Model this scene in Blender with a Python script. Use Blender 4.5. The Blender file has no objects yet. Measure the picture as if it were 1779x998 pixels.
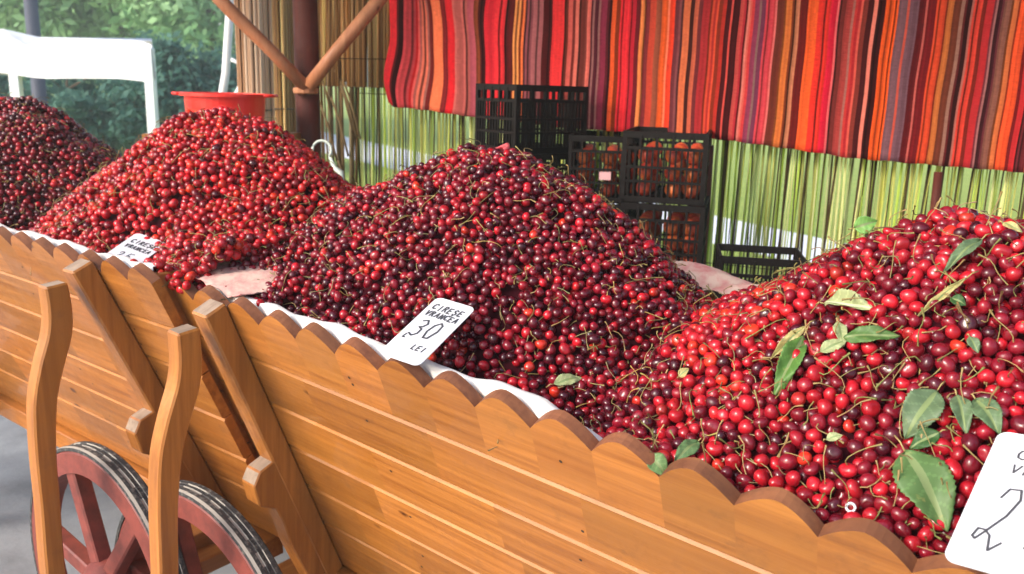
import bpy, bmesh, math, random
import numpy as np
from mathutils import Vector, Matrix
random.seed(7); RNG = np.random.default_rng(11)
SC = bpy.context.scene
COL = SC.collection
R = math.radians

# ------------------------------------------------------------------ camera
F, CX, CY, EYE = 1500.0, 889.5, 499.0, 1.65
HORIZON, ROLL = 150.0, R(1.7)
_p = math.atan((CY - HORIZON) / F)
FWD = np.array([0, math.cos(_p), -math.sin(_p)])
_u0 = np.array([0, math.sin(_p), math.cos(_p)]); _r0 = np.array([1.0, 0, 0])
RGT = _r0 * math.cos(ROLL) + _u0 * math.sin(ROLL)
UPV = _u0 * math.cos(ROLL) - _r0 * math.sin(ROLL)
CAM = np.array([0, 0, EYE])
cam = bpy.data.cameras.new('camera'); camo = bpy.data.objects.new('camera', cam); COL.objects.link(camo)
cam.sensor_width = 36.0; cam.lens = 36.0 * F / 1779.0; cam.clip_start = 0.05; cam.clip_end = 500
m = Matrix(((RGT[0], UPV[0], -FWD[0], 0), (RGT[1], UPV[1], -FWD[1], 0), (RGT[2], UPV[2], -FWD[2], EYE), (0, 0, 0, 1)))
camo.matrix_world = m
cam.dof.use_dof = True; cam.dof.focus_distance = 1.45; cam.dof.aperture_fstop = 6.5
SC.camera = camo

def ray(u, v): return FWD + RGT * (u - CX) / F - UPV * (v - CY) / F
def at(u, v, d): return CAM + ray(u, v) * d
def on_plane(u, v, p, n):
    r = ray(u, v); return CAM + r * (((p - CAM) @ n) / (r @ n))
def on_ground(u, v, z=0.0):
    r = ray(u, v); return CAM + r * ((z - EYE) / r[2])

# ------------------------------------------------------------------ light
SUN_EL, SUN_AZ = 31.0, 236.0          # azimuth clockwise from +Y: light comes from behind the camera, a little from the left
w = bpy.data.worlds.new('World'); SC.world = w; w.use_nodes = True
nt = w.node_tree; nt.nodes.clear()
sky = nt.nodes.new('ShaderNodeTexSky'); sky.sky_type = 'NISHITA'; sky.sun_disc = False
sky.sun_elevation = R(SUN_EL); sky.sun_rotation = R(SUN_AZ); sky.air_density = 1.0; sky.dust_density = 3.0; sky.ozone_density = 1.0
bgn = nt.nodes.new('ShaderNodeBackground'); bgn.inputs['Strength'].default_value = 0.14
wo = nt.nodes.new('ShaderNodeOutputWorld')
nt.links.new(sky.outputs[0], bgn.inputs[0]); nt.links.new(bgn.outputs[0], wo.inputs[0])
sun = bpy.data.lights.new('sun', 'SUN'); sun.energy = 1.4; sun.angle = R(22); sun.color = (1, 0.96, 0.9)
suno = bpy.data.objects.new('sun', sun); COL.objects.link(suno)
sd = Vector((math.sin(R(SUN_AZ)) * math.cos(R(SUN_EL)), math.cos(R(SUN_AZ)) * math.cos(R(SUN_EL)), math.sin(R(SUN_EL))))
suno.rotation_euler = sd.to_track_quat('Z', 'Y').to_euler(); suno.location = (-4, -4, 8)
SC.view_settings.view_transform = 'Standard'; SC.view_settings.look = 'None'
SC.view_settings.gamma = 1; SC.view_settings.exposure = 1.34; SC.view_settings.use_curve_mapping = False
SC.cycles.max_bounces = 6; SC.cycles.diffuse_bounces = 3; SC.cycles.glossy_bounces = 3

# ------------------------------------------------------------------ materials
def mat(name, color, rough=0.6, spec=0.5, coat=0.0, sub=0.0, build=None):
    mm = bpy.data.materials.new(name); mm.use_nodes = True
    n = mm.node_tree; b = n.nodes['Principled BSDF']
    b.inputs['Base Color'].default_value = (*color, 1); b.inputs['Roughness'].default_value = rough
    b.inputs['Specular IOR Level'].default_value = spec; b.inputs['Coat Weight'].default_value = coat
    if build: build(n, b)
    return mm
def N(n, t, **kw):
    x = n.nodes.new(t)
    for k, v in kw.items():
        if k in x.inputs: x.inputs[k].default_value = v
        else: setattr(x, k, v)
    return x
def mix(n, a, b, fac, mode='MIX'):
    x = n.nodes.new('ShaderNodeMix'); x.data_type = 'RGBA'; x.blend_type = mode
    for sock, val in ((x.inputs[0], fac), (x.inputs[6], a), (x.inputs[7], b)):
        if hasattr(val, 'links'): n.links.new(val, sock)
        elif isinstance(val, (int, float)): sock.default_value = val
        else: sock.default_value = (*val, 1)
    return x.outputs[2]
def ramp(n, src, stops):
    r = n.nodes.new('ShaderNodeValToRGB'); e = r.color_ramp.elements
    while len(e) < len(stops): e.new(0.5)
    for i, (p, c) in enumerate(stops): e[i].position = p; e[i].color = (*c, 1) if len(c) == 3 else c
    n.links.new(src, r.inputs[0]); return r.outputs[0]
def noise(n, scale, detail=4, rough=0.6, vec=None, mapscale=None):
    t = N(n, 'ShaderNodeTexNoise'); t.inputs['Scale'].default_value = scale; t.inputs['Detail'].default_value = detail; t.inputs['Roughness'].default_value = rough
    if vec is None:
        tc = N(n, 'ShaderNodeTexCoord'); vec = tc.outputs['Object']
    if mapscale:
        mp = N(n, 'ShaderNodeMapping'); mp.inputs['Scale'].default_value = mapscale; n.links.new(vec, mp.inputs['Vector']); vec = mp.outputs[0]
    n.links.new(vec, t.inputs['Vector']); return t
def bump(n, b, src, strength=0.2, dist=0.002):
    x = N(n, 'ShaderNodeBump'); x.inputs['Strength'].default_value = strength; x.inputs['Distance'].default_value = dist
    n.links.new(src, x.inputs['Height']); n.links.new(x.outputs[0], b.inputs['Normal'])

def wood(name, light, dark, axis, rough=0.40, coat=0.3):
    ms = {'x': (2.2, 55, 55), 'y': (55, 2.2, 55), 'z': (50, 50, 2.5)}[axis]
    ms2 = tuple(s * 0.16 for s in ms)
    def bl(n, b):
        at_ = N(n, 'ShaderNodeAttribute'); at_.attribute_name = 'Col'
        tc = N(n, 'ShaderNodeTexCoord')
        off = N(n, 'ShaderNodeVectorMath'); off.operation = 'MULTIPLY_ADD'
        n.links.new(at_.outputs['Color'], off.inputs[0]); off.inputs[1].default_value = (3.1, 3.7, 2.9); n.links.new(tc.outputs['Object'], off.inputs[2])
        g = noise(n, 1.0, 6, 0.65, off.outputs[0], ms)
        g2 = noise(n, 1.0, 3, 0.5, off.outputs[0], ms2)
        c = mix(n, light, dark, ramp(n, g.outputs[0], [(0.36, (0, 0, 0)), (0.68, (.85, .85, .85))]))
        c = mix(n, c, tuple(x * 0.62 for x in light), ramp(n, g2.outputs[0], [(0.45, (0, 0, 0)), (0.66, (0.7, 0.7, 0.7))]))
        # knots
        kn = N(n, 'ShaderNodeTexVoronoi'); kn.inputs['Scale'].default_value = 1.0
        mp = N(n, 'ShaderNodeMapping'); mp.inputs['Scale'].default_value = {'x': (4.5, 9, 9), 'y': (9, 4.5, 9), 'z': (9, 9, 4.5)}[axis]
        n.links.new(off.outputs[0], mp.inputs['Vector']); n.links.new(mp.outputs[0], kn.inputs['Vector'])
        c = mix(n, c, (dark[0] * 0.35, dark[1] * 0.28, dark[2] * 0.25), ramp(n, kn.outputs['Distance'], [(0.055, (1, 1, 1)), (0.1, (0, 0, 0))]))
        # scuffs and dirt
        d = noise(n, 14, 5, 0.7)
        c = mix(n, c, (0.16, 0.075, 0.03), ramp(n, d.outputs[0], [(0.58, (0, 0, 0)), (0.82, (0.6, 0.6, 0.6))]))
        c = mix(n, c, at_.outputs['Color'], 1.0, 'MULTIPLY')
        n.links.new(c, b.inputs['Base Color'])
        n.links.new(ramp(n, d.outputs[0], [(0.3, (rough - .12,) * 3), (0.75, (rough + .2,) * 3)]), b.inputs['Roughness'])
        bump(n, b, g.outputs[0], 0.35, 0.0015)
    return mat(name, light, rough, 0.4, coat, build=bl)
WOODX = wood('varnished pine boards', (0.46, 0.172, 0.032), (0.23, 0.070, 0.011), 'x')
WOODZ = wood('varnished pine posts', (0.46, 0.175, 0.034), (0.23, 0.072, 0.011), 'z')
WOODY = wood('varnished pine beams', (0.46, 0.19, 0.05), (0.30, 0.10, 0.02), 'y')
STAIN = wood('red brown stained board edge', (0.23, 0.085, 0.036), (0.11, 0.036, 0.018), 'x', 0.6, 0.0)
ENDGRAIN = wood('weathered grey end grain', (0.36, 0.27, 0.2), (0.2, 0.14, 0.1), 'y', 0.8, 0.0)
POSTW = wood('dark red brown post paint', (0.10, 0.013, 0.005), (0.05, 0.008, 0.004), 'z', 0.7, 0.0)
BRACEW = wood('round reddish stick wood', (0.52, 0.22, 0.10), (0.33, 0.11, 0.045), 'z', 0.55, 0.1)
REDPAINT = mat('faded red wheel paint', (0.30, 0.07, 0.05), 0.55, build=lambda n, b: n.links.new(
    mix(n, (0.21, 0.042, 0.03), (0.09, 0.018, 0.014), ramp(n, noise(n, 18, 6, 0.7).outputs[0], [(0.4, (0, 0, 0)), (0.72, (1, 1, 1))])), b.inputs['Base Color']))
def tread(n, b):
    at_ = N(n, 'ShaderNodeAttribute'); at_.attribute_name = 'Col'
    g = noise(n, 90, 3, 0.6)
    n.links.new(mix(n, at_.outputs['Color'], (0.25, 0.23, 0.2), ramp(n, g.outputs[0], [(0.5, (0, 0, 0)), (0.75, (0.7, 0.7, 0.7))])), b.inputs['Base Color'])
    bump(n, b, g.outputs[0], 0.5, 0.003)
TYRE = mat('worn rubber tread', (0.04, 0.04, 0.04), 0.75, build=tread)
def attr_mat(name, rough, spec=0.5, extra=None, coat=0.0):
    def bl(n, b):
        at_ = N(n, 'ShaderNodeAttribute'); at_.attribute_name = 'Col'
        c = at_.outputs['Color']
        if extra: c = extra(n, b, c)
        n.links.new(c, b.inputs['Base Color'])
    return mat(name, (0.5, 0.5, 0.5), rough, spec, coat, build=bl)
def cherry_skin(n, b, c):
    g = noise(n, 120, 2, 0.5)
    b.inputs['Subsurface Weight'].default_value = 0.0
    g2 = noise(n, 45, 1, 0.5)
    n.links.new(ramp(n, g2.outputs[0], [(0.36, (0.09,) * 3), (0.55, (0.19,) * 3), (0.68, (0.38,) * 3)]), b.inputs['Roughness'])
    return mix(n, c, mix(n, c, (0.35, 0.3, 0.3), 1.0, 'MULTIPLY'), ramp(n, g.outputs[0], [(0.48, (0, 0, 0)), (0.72, (0.8, 0.8, 0.8))]))
CHERRY = attr_mat('cherry skin', 0.18, 0.5, cherry_skin)
def chobj(n, b):
    oi = N(n, 'ShaderNodeObjectInfo')
    n.links.new(cherry_skin(n, b, oi.outputs['Color']), b.inputs['Base Color'])
CHERRY_ONE = mat('cherry skin single', (0.3, 0.01, 0.02), 0.18, 0.5, build=chobj)
BED = mat('dark gap filler', (.03, .003, .006), 0.9, 0.05)
STEM = attr_mat('cherry stem', 0.6, 0.3)
def stobj(n, b):
    oi = N(n, 'ShaderNodeObjectInfo')
    n.links.new(ramp(n, oi.outputs['Random'], [(0, (0.24, 0.19, 0.065)), (0.5, (0.30, 0.19, 0.08)), (1, (0.16, 0.18, 0.05))]), b.inputs['Base Color'])
STEM_ONE = mat('cherry stem single', (0.3, 0.25, 0.1), 0.6, 0.3, build=stobj)
def leafm(n, b):
    tc = N(n, 'ShaderNodeTexCoord'); at_ = N(n, 'ShaderNodeAttribute'); at_.attribute_name = 'Col'
    g = noise(n, 60, 4, 0.6)
    c = mix(n, at_.outputs['Color'], (0.30, 0.27, 0.08), ramp(n, g.outputs[0], [(0.62, (0, 0, 0)), (0.75, (0.6, 0.6, 0.6))]))
    n.links.new(c, b.inputs['Base Color']); bump(n, b, g.outputs[0], 0.3, 0.001)
    b.inputs['Roughness'].default_value = 0.5; b.inputs['Specular IOR Level'].default_value = 0.3
LEAF = mat('cherry leaf', (0.1, 0.2, 0.05), 0.42, build=leafm)
CARD = mat('white price card', (0.66, 0.67, 0.72), 0.5, build=lambda n, b: n.links.new(mix(n, (0.68, 0.69, 0.74), (0.60, 0.60, 0.63), ramp(n, noise(n, 25, 5, 0.7).outputs[0], [(0.45, (0, 0, 0)), (0.7, (1, 1, 1))])), b.inputs['Base Color']))
INK = mat('grey marker ink', (0.05, 0.05, 0.06), 0.7)
def clothm(c1, c2, sc):
    def bl(n, b):
        g = noise(n, sc, 5, 0.65)
        n.links.new(mix(n, c1, c2, ramp(n, g.outputs[0], [(0.42, (0, 0, 0)), (0.66, (1, 1, 1))])), b.inputs['Base Color'])
        bump(n, b, noise(n, 400, 2, 0.5).outputs[0], 0.3, 0.001)
    return bl
LINER = mat('white liner sheet', (0.78, 0.76, 0.72), 0.7, build=clothm((0.8, 0.78, 0.75), (0.68, 0.62, 0.56), 18))
PINKCLOTH = mat('cherry stained cloth', (0.7, 0.5, 0.45), 0.85, build=clothm((0.56, 0.40, 0.33), (0.48, 0.17, 0.17), 22))
def rugm(n, b):
    at_ = N(n, 'ShaderNodeAttribute'); at_.attribute_name = 'Col'
    g = noise(n, 1.0, 4, 0.7, None, (60, 60, 420))
    n.links.new(mix(n, at_.outputs['Color'], mix(n, at_.outputs['Color'], (0.55, 0.5, 0.5), 1.0, 'MULTIPLY'), ramp(n, g.outputs[0], [(0.4, (0, 0, 0)), (0.7, (0.7, 0.7, 0.7))])), b.inputs['Base Color'])
    bump(n, b, g.outputs[0], 0.4, 0.003)
RUG = mat('striped woven rug', (0.5, 0.1, 0.1), 0.9, 0.1, build=rugm)
CRATE = mat('black crate plastic', (0.008, 0.0055, 0.005), 0.6, .15)
REED = attr_mat('dry reed', 0.7, 0.2)
def thin(n, b):
    at_ = N(n, 'ShaderNodeAttribute'); at_.attribute_name = 'Col'; n.links.new(at_.outputs['Color'], b.inputs['Base Color'])
    tr = N(n, 'ShaderNodeBsdfTranslucent'); n.links.new(at_.outputs['Color'], tr.inputs['Color']); mx = N(n, 'ShaderNodeMixShader'); mx.inputs[0].default_value = 0.6
    n.links.new(b.outputs[0], mx.inputs[1]); n.links.new(tr.outputs[0], mx.inputs[2]); n.links.new(mx.outputs[0], n.nodes['Material Output'].inputs[0])
THINREED = mat('thin pale reed', (.4, .4, .2), 0.7, 0.2, build=thin)
REDTUB = mat('red plastic tub', (0.85, 0.03, 0.02), 0.35)
PINKTUB = mat('pink plastic basin', (0.72, 0.12, 0.14), 0.4)
WHITEM = mat('white coated fabric', (0.8, 0.79, 0.8), 0.7)
WHITEPOLE = mat('white painted pole', (0.75, 0.77, 0.78), 0.4)
DARKPOLE = mat('dark grey lamp post', (0.055, 0.06, 0.085), 0.5)
APRICOT = mat('apricot skin', (0.62, 0.13, 0.03), 0.5, build=lambda n, b: n.links.new(
    mix(n, (0.66, 0.16, 0.035), (0.55, 0.05, 0.03), ramp(n, noise(n, 9, 2).outputs[0], [(0.4, (0, 0, 0)), (0.65, (1, 1, 1))])), b.inputs['Base Color']))
def foliage(name, c1, c2):
    def bl(n, b):
        at_ = N(n, 'ShaderNodeAttribute'); at_.attribute_name = 'Col'
        n.links.new(at_.outputs['Color'], b.inputs['Base Color'])
        tr = N(n, 'ShaderNodeBsdfTranslucent'); n.links.new(at_.outputs['Color'], tr.inputs['Color'])
        mx = N(n, 'ShaderNodeMixShader'); mx.inputs[0].default_value = 0.35
        out = n.nodes['Material Output']; n.links.new(b.outputs[0], mx.inputs[1]); n.links.new(tr.outputs[0], mx.inputs[2]); n.links.new(mx.outputs[0], out.inputs[0])
    return mat(name, c1, 0.6, 0.2, build=bl)
FOL = foliage('foliage', (0.1, 0.2, 0.1), (0.1, 0.2, 0.1))
BARK = mat('bark', (0.12, 0.08, 0.05), 0.9)
PAVE = mat('grey pavement', (0.25, 0.26, 0.27), 0.75, build=lambda n, b: (n.links.new(
    mix(n, (0.30, 0.31, 0.325), (0.17, 0.175, 0.185), ramp(n, noise(n, 2.5, 8, 0.65).outputs[0], [(0.38, (0, 0, 0)), (0.66, (1, 1, 1))])), b.inputs['Base Color']),
    bump(n, b, noise(n, 60, 5).outputs[0], 0.4, 0.004)))
GRASS = mat('lawn', (0.12, 0.22, 0.04), 0.8, 0.1, build=lambda n, b: (n.links.new(
    mix(n, (0.46, 0.54, 0.12), (0.30, 0.42, 0.08), ramp(n, noise(n, 3.5, 8, 0.75).outputs[0], [(0.38, (0, 0, 0)), (0.66, (1, 1, 1))])), b.inputs['Base Color']),
    bump(n, b, noise(n, 40, 6, 0.8).outputs[0], 1.0, 0.05)))
GRAVEL = mat('white gravel path', (0.7, 0.7, 0.72), 0.8, build=lambda n, b: n.links.new(
    mix(n, (0.78, 0.77, 0.8), (0.6, 0.6, 0.64), noise(n, 12, 6).outputs[0]), b.inputs['Base Color']))

# ------------------------------------------------------------------ mesh builder
class MB:
    def __init__(s): s.v = []; s.f = []; s.m = []; s.c = []; s.n = 0
    def add(s, verts, faces, mi=0, col=(1, 1, 1)):
        o = s.n; s.v.extend([tuple(map(float, p)) for p in verts]); s.n += len(verts)
        for k, f in enumerate(faces):
            s.f.append([i + o for i in f]); s.m.append(mi if isinstance(mi, int) else mi[k]); s.c.append(col if isinstance(col, tuple) else col[k])
    def prism(s, poly, axis_vec, mi=0, col=(1, 1, 1), side_mi=None):
        """closed polygon of 3D points swept by axis_vec"""
        n = len(poly); a = np.asarray(axis_vec, float); P = [np.asarray(p, float) for p in poly]
        verts = P + [p + a for p in P]
        faces = [list(range(n))[::-1], list(range(n, 2 * n))]; mm_ = [mi, mi]
        for i in range(n):
            j = (i + 1) % n; faces.append([i, j, j + n, i + n]); mm_.append(side_mi[i] if side_mi else mi)
        s.add(verts, faces, mm_, col)
    def box(s, lo, hi, mi=0, col=(1, 1, 1)):
        x0, y0, z0 = lo; x1, y1, z1 = hi
        s.prism([(x0, y0, z0), (x1, y0, z0), (x1, y1, z0), (x0, y1, z0)], (0, 0, z1 - z0), mi, col)
    def bar(s, a, b, w, h, upv=(0, 0, 1), mi=0, col=(1, 1, 1), cap=None):
        a = np.asarray(a, float); b = np.asarray(b, float); d = b - a; d /= np.linalg.norm(d)
        x = np.cross(d, upv); x /= np.linalg.norm(x); y = np.cross(x, d)
        q = [a + x * w / 2 * i + y * h / 2 * j for i, j in ((-1, -1), (1, -1), (1, 1), (-1, 1))]
        n = 4; verts = q + [p + (b - a) for p in q]
        faces = [[3, 2, 1, 0], [4, 5, 6, 7]] + [[i, (i + 1) % 4, (i + 1) % 4 + 4, i + 4] for i in range(4)]
        s.add(verts, faces, [cap if cap is not None else mi] * 2 + [mi] * 4, col)
    def tube(s, pts, rad, seg=6, mi=0, col=(1, 1, 1), caps=True):
        pts = [np.asarray(p, float) for p in pts]; n = len(pts); V = []
        rad = rad if hasattr(rad, '__len__') else [rad] * n
        ref = np.array([0.31, 0.17, 0.93])
        for i, p in enumerate(pts):
            d = pts[min(i + 1, n - 1)] - pts[max(i - 1, 0)]; d /= (np.linalg.norm(d) + 1e-9)
            x = np.cross(d, ref); x /= (np.linalg.norm(x) + 1e-9); y = np.cross(d, x)
            for k in range(seg):
                a = 2 * math.pi * k / seg; V.append(p + (x * math.cos(a) + y * math.sin(a)) * rad[i])
        Fc = [[i * seg + k, i * seg + (k + 1) % seg, (i + 1) * seg + (k + 1) % seg, (i + 1) * seg + k] for i in range(n - 1) for k in range(seg)]
        if caps: Fc += [list(range(seg))[::-1], list(range((n - 1) * seg, n * seg))]
        s.add(V, Fc, mi, col)
    def build(s, name, mats, parent=None, bevel=0, smooth=False, segs=1):
        me = bpy.data.meshes.new(name); me.from_pydata(s.v, [], s.f)
        mats = mats if isinstance(mats, (list, tuple)) else [mats]
        for x in mats: me.materials.append(x)
        me.polygons.foreach_set('material_index', s.m)
        ca = me.color_attributes.new('Col', 'FLOAT_COLOR', 'CORNER')
        cnt = [len(f) for f in s.f]
        arr = np.repeat(np.array([(*c, 1) for c in s.c], dtype=np.float32), cnt, axis=0)
        ca.data.foreach_set('color', arr.ravel())
        me.polygons.foreach_set('use_smooth', [smooth] * len(s.f))
        me.update()
        if bevel:
            bm = bmesh.new(); bm.from_mesh(me)
            bmesh.ops.recalc_face_normals(bm, faces=bm.faces)
            ed = [e for e in bm.edges if len(e.link_faces) == 2 and e.calc_face_angle(0) > 0.6]
            bmesh.ops.bevel(bm, geom=ed, offset=bevel, segments=segs, affect='EDGES', clamp_overlap=True)
            bm.to_mesh(me); bm.free()
        o = bpy.data.objects.new(name, me); COL.objects.link(o)
        if parent: o.parent = parent
        return o
def fast_mesh(name, V, Fq, mats, cols=None, smooth=True, mi=None):
    """numpy quads/tris -> mesh; cols per face"""
    me = bpy.data.meshes.new(name); V = np.asarray(V, np.float32)
    nf = len(Fq); k = Fq.shape[1]
    me.vertices.add(len(V)); me.vertices.foreach_set('co', V.ravel())
    me.loops.add(nf * k); me.loops.foreach_set('vertex_index', Fq.astype(np.int32).ravel())
    me.polygons.add(nf); me.polygons.foreach_set('loop_start', np.arange(nf, dtype=np.int32) * k)
    me.polygons.foreach_set('use_smooth', np.full(nf, smooth))
    for x in (mats if isinstance(mats, (list, tuple)) else [mats]): me.materials.append(x)
    if mi is not None: me.polygons.foreach_set('material_index', mi.astype(np.int32))
    me.update(calc_edges=True)
    if cols is not None:
        ca = me.color_attributes.new('Col', 'FLOAT_COLOR', 'CORNER')
        a = np.ones((nf, k, 4), np.float32); a[:, :, :3] = cols[:, None, :]; ca.data.foreach_set('color', a.ravel())
    return me
def tag(o, label, cat, group=None, kind=None):
    if label: o['label'] = label
    if cat: o['category'] = cat
    if group: o['group'] = group
    if kind: o['kind'] = kind
    return o
def empty(name, loc=(0, 0, 0), mw=None):
    o = bpy.data.objects.new(name, None); COL.objects.link(o); o.empty_display_size = 0.1
    if mw is not None: o.matrix_world = mw
    else: o.location = loc
    return o
def frame(origin, x, y, z): return Matrix([[x[i], y[i], z[i], origin[i]] for i in range(3)] + [[0, 0, 0, 1]])

# ------------------------------------------------------------------ setting: ground
def sheet(name, pts, z, m_):
    b = MB(); b.add([(p[0], p[1], z) for p in pts], [list(range(len(pts)))]); o = b.build(name, m_); o['kind'] = 'structure'; return o
sheet('ground', [(-200, -60), (200, -60), (200, 260), (-200, 260)], 0.035, PAVE)

# fence line: a vertical plane behind the carts
WYAW = R(25); WD = np.array([math.cos(WYAW), -math.sin(WYAW), 0]); WN = np.array([-math.sin(WYAW), -math.cos(WYAW), 0])   # WN towards the camera
W0 = np.array([0.0, 3.62, 0.0])
def wall(u, v, off=0.0):
    p = on_plane(u, v, W0 + WN * off, WN); return (p - W0) @ WD, p[2]
def wp(a, z, off=0.0): p = W0 + WD * a + WN * off; return np.array([p[0], p[1], z])
g0, g1 = wp(-4.5, 0, -0.25), wp(6, 0, -0.25)
sheet('lawn', [g0, g1, (120, -20), (200, 250), (-200, 250), (-60, 16), (-9, 13)], 0.039, GRASS)
ga, gb, gc, gd = on_ground(590, 238), on_ground(1440, 424), on_ground(1440, 478), on_ground(590, 276)
ext = lambda a, b, k: a + (b - a) * k
sheet('path', [ext(ga, gb, -0.3), ext(ga, gb, 1.12), ext(gd, gc, 1.1), ext(gd, gc, -0.3)], 0.043, GRAVEL)

# ------------------------------------------------------------------ trees and hedge, far left
def crown_mesh(center, rad, n, leaf, cols, clumps, squash=1.0, seed=0):
    g = np.random.default_rng(seed); c = np.asarray(center); rad = np.asarray(rad)
    cc = g.normal(size=(clumps, 3)); cc /= np.linalg.norm(cc, axis=1)[:, None]; cc *= g.uniform(0.35, 0.95, (clumps, 1)); cc = cc * rad + c
    cr = g.uniform(0.22, 0.42, clumps) * rad.mean()
    tone = g.uniform(0, 1, clumps)
    k = g.integers(0, clumps, n); d = g.normal(size=(n, 3)); d /= np.linalg.norm(d, axis=1)[:, None]
    P = cc[k] + d * (cr[k] * g.uniform(0.45, 1.1, n))[:, None]
    nx = g.normal(size=(n, 3)) + d * 0.8 + np.array([0, 0, 0.5]); nx /= np.linalg.norm(nx, axis=1)[:, None]
    a = np.cross(nx, g.normal(size=(n, 3))); a /= np.linalg.norm(a, axis=1)[:, None]; b = np.cross(nx, a)
    L = leaf * g.uniform(0.6, 1.3, (n, 1))
    V = np.stack([P - a * L, P - b * L * 0.45, P + a * L, P + b * L * 0.45], 1).reshape(-1, 3)
    Fq = np.arange(4 * n).reshape(-1, 4)
    t = np.clip(tone[k] * 0.7 + g.uniform(0, 0.3, n), 0, 1)[:, None]
    C = np.asarray(cols[0]) * (1 - t) + np.asarray(cols[1]) * t
    return V, Fq, C
def tree(name, x, y, h, r, n, leaf, cols, label, group, trunk_r=0.12, base=0.3, seed=0, cat='tree'):
    e = empty(name, (x, y, 0)); tag(e, label, cat, group)
    b = MB(); b.tube([(0, 0, -0.1), (0.05, 0.02, h * 0.3), (-0.04, 0.03, h * 0.6), (0.03, 0, h * 0.85)], [trunk_r, trunk_r * .8, trunk_r * .55, trunk_r * .2], 8)
    for k in range(6):
        a = k * 1.05 + seed; z = h * (0.35 + 0.07 * k)
        b.tube([(0, 0, z), (math.cos(a) * r * .35, math.sin(a) * r * .35, z + h * .1), (math.cos(a) * r * .7, math.sin(a) * r * .7, z + h * .16)], [trunk_r * .4, trunk_r * .25, trunk_r * .08], 5)
    b.build('trunk', BARK, e, smooth=True)
    V, Fq, C = crown_mesh((0, 0, h * (base + 1) / 2), (r, r, h * (1 - base) / 2), n, leaf, cols, 34, seed=seed)
    o = bpy.data.objects.new('crown', fast_mesh('crown', V, Fq, FOL, C, False)); COL.objects.link(o); o.parent = e
    return e
LIME = ((0.18, 0.37, 0.15), (0.38, 0.58, 0.30)); TEAL = ((0.035, 0.12, 0.095), (0.12, 0.25, 0.19)); MID = ((0.14, 0.30, 0.16), (0.28, 0.47, 0.26))
for i, (u, d, h, r, cl, lab) in enumerate([
        (40, 24, 8.0, 3.2, LIME, 'pale green leafy tree behind the dark lamp post'),
        (210, 25, 8.4, 3.4, LIME, 'pale green leafy tree rising over the right end of the white tent'),
        (370, 22, 7.6, 3.0, LIME, 'pale green leafy tree beside the leaning white pole'),
        (130, 31, 9.5, 4.2, MID, 'taller mid green tree farther back above the white tent'),
        (300, 32, 9.5, 4.2, MID, 'taller mid green tree farther back above the red tub')]):
    p = at(u, 150, d); tree('leafy_tree', p[0], p[1], h, r, 9000, 0.16, cl, lab, 'leafy trees behind the tent', 0.2, 0.12, seed=20 + i)
for i, (u, d, h, r, lab) in enumerate([
        (-40, 15.5, 2.1, 1.3, 'dark bluish green bush behind the left tent leg'),
        (120, 15, 1.95, 1.2, 'dark bluish green bush under the white tent valance'),
        (215, 14.3, 1.75, 1.1, 'dark bluish green bush just left of the right tent leg'),
        (330, 15.0, 2.3, 1.25, 'dark bluish green bush behind the red tub'),
        (430, 15.5, 2.2, 1.2, 'dark bluish green bush behind the leaning white pole')]):
    p = at(u, 200, d); tree('evergreen_bush', p[0], p[1], h, r, 6000, 0.085, TEAL, lab, 'dark bushes behind the tent', 0.06, -0.05, seed=50 + i, cat='bush')

# ------------------------------------------------------------------ white tent and lamp post
def build_tent():
    d0 = 8.6
    a = at(268, 150, d0); dx = np.array([-1.0, 0.05, 0]); dy = np.array([-0.405, 1.0, 0]); L_, D_ = 2.6, 2.4
    o = np.array([a[0], a[1], 0.0]); e = empty('market_tent', o); tag(e, 'white fabric market tent with sagging valance in front of the dark bushes', 'tent')
    top = at(282, 74, d0)[2]; bot = at(282, 152, d0)[2]
    cor = [np.zeros(3), dx * L_, dx * L_ + dy * D_, dy * D_]
    b = MB(); apex = (cor[0] + cor[2]) / 2 + np.array([0, 0, top + 0.06])
    for k in range(4):
        p, q = cor[k], cor[(k + 1) % 4]; n = 26; up_, lo_ = [], []
        for i in range(n + 1):
            t = i / n; base = p + (q - p) * t; out = np.cross(q - p, [0, 0, 1]); out /= -np.linalg.norm(out)
            sag = -np.interp(t, [0, .03, .1, .2, .3, .42, .485, .53, .58, .66, .8, 1], [-.03, .02, 0, -.07, -.04, -.06, -.10, 0, .09, .06, -.03, 0]) + .01 * math.sin(t * 40 + k)
            up_.append(base + np.array([0, 0, top - sag * 0.9])); lo_.append(base + out * (0.02 * math.sin(t * 21)) + np.array([0, 0, bot + 0.04 * math.sin(t * 9 + 1) + .09 * min(1, t * 3)]))
        vs = up_ + lo_ + [apex]
        fs = [[i, i + 1, n + 2 + i, n + 1 + i] for i in range(n)] + [[i + 1, i, 2 * n + 2] for i in range(n)]
        b.add(vs, fs)
    b.build('canopy', WHITEM, e, smooth=True)
    for c in cor:
        l = MB(); inn = (cor[0] + cor[2]) / 2 - c; inn /= np.linalg.norm(inn); c2 = c + inn * 0.06
        l.box((c2[0] - .045, c2[1] - .045, 0), (c2[0] + .045, c2[1] + .045, top - 0.06)); l.build('leg', WHITEPOLE, e, 0.006)
    l = MB(); c2 = cor[0] + dx * 1.43 + dy * .06; l.box((c2[0] - .05, c2[1] - .04, 0), (c2[0] + .05, c2[1] + .04, top - .08)); l.build('leg', WHITEPOLE, e, 0.006)
build_tent()
p = at(64, 120, 12.5)
e = empty('lamp_post', (p[0], p[1], 0)); tag(e, 'dark grey round lamp post rising behind the white tent', 'lamp post')
b = MB(); b.tube([(0, 0, 0), (0, 0, 0.5), (0, 0, 0.52), (0, 0, 4.2)], [0.17, 0.16, 0.105, 0.085], 14); b.build('pole', DARKPOLE, e, smooth=True)
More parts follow.
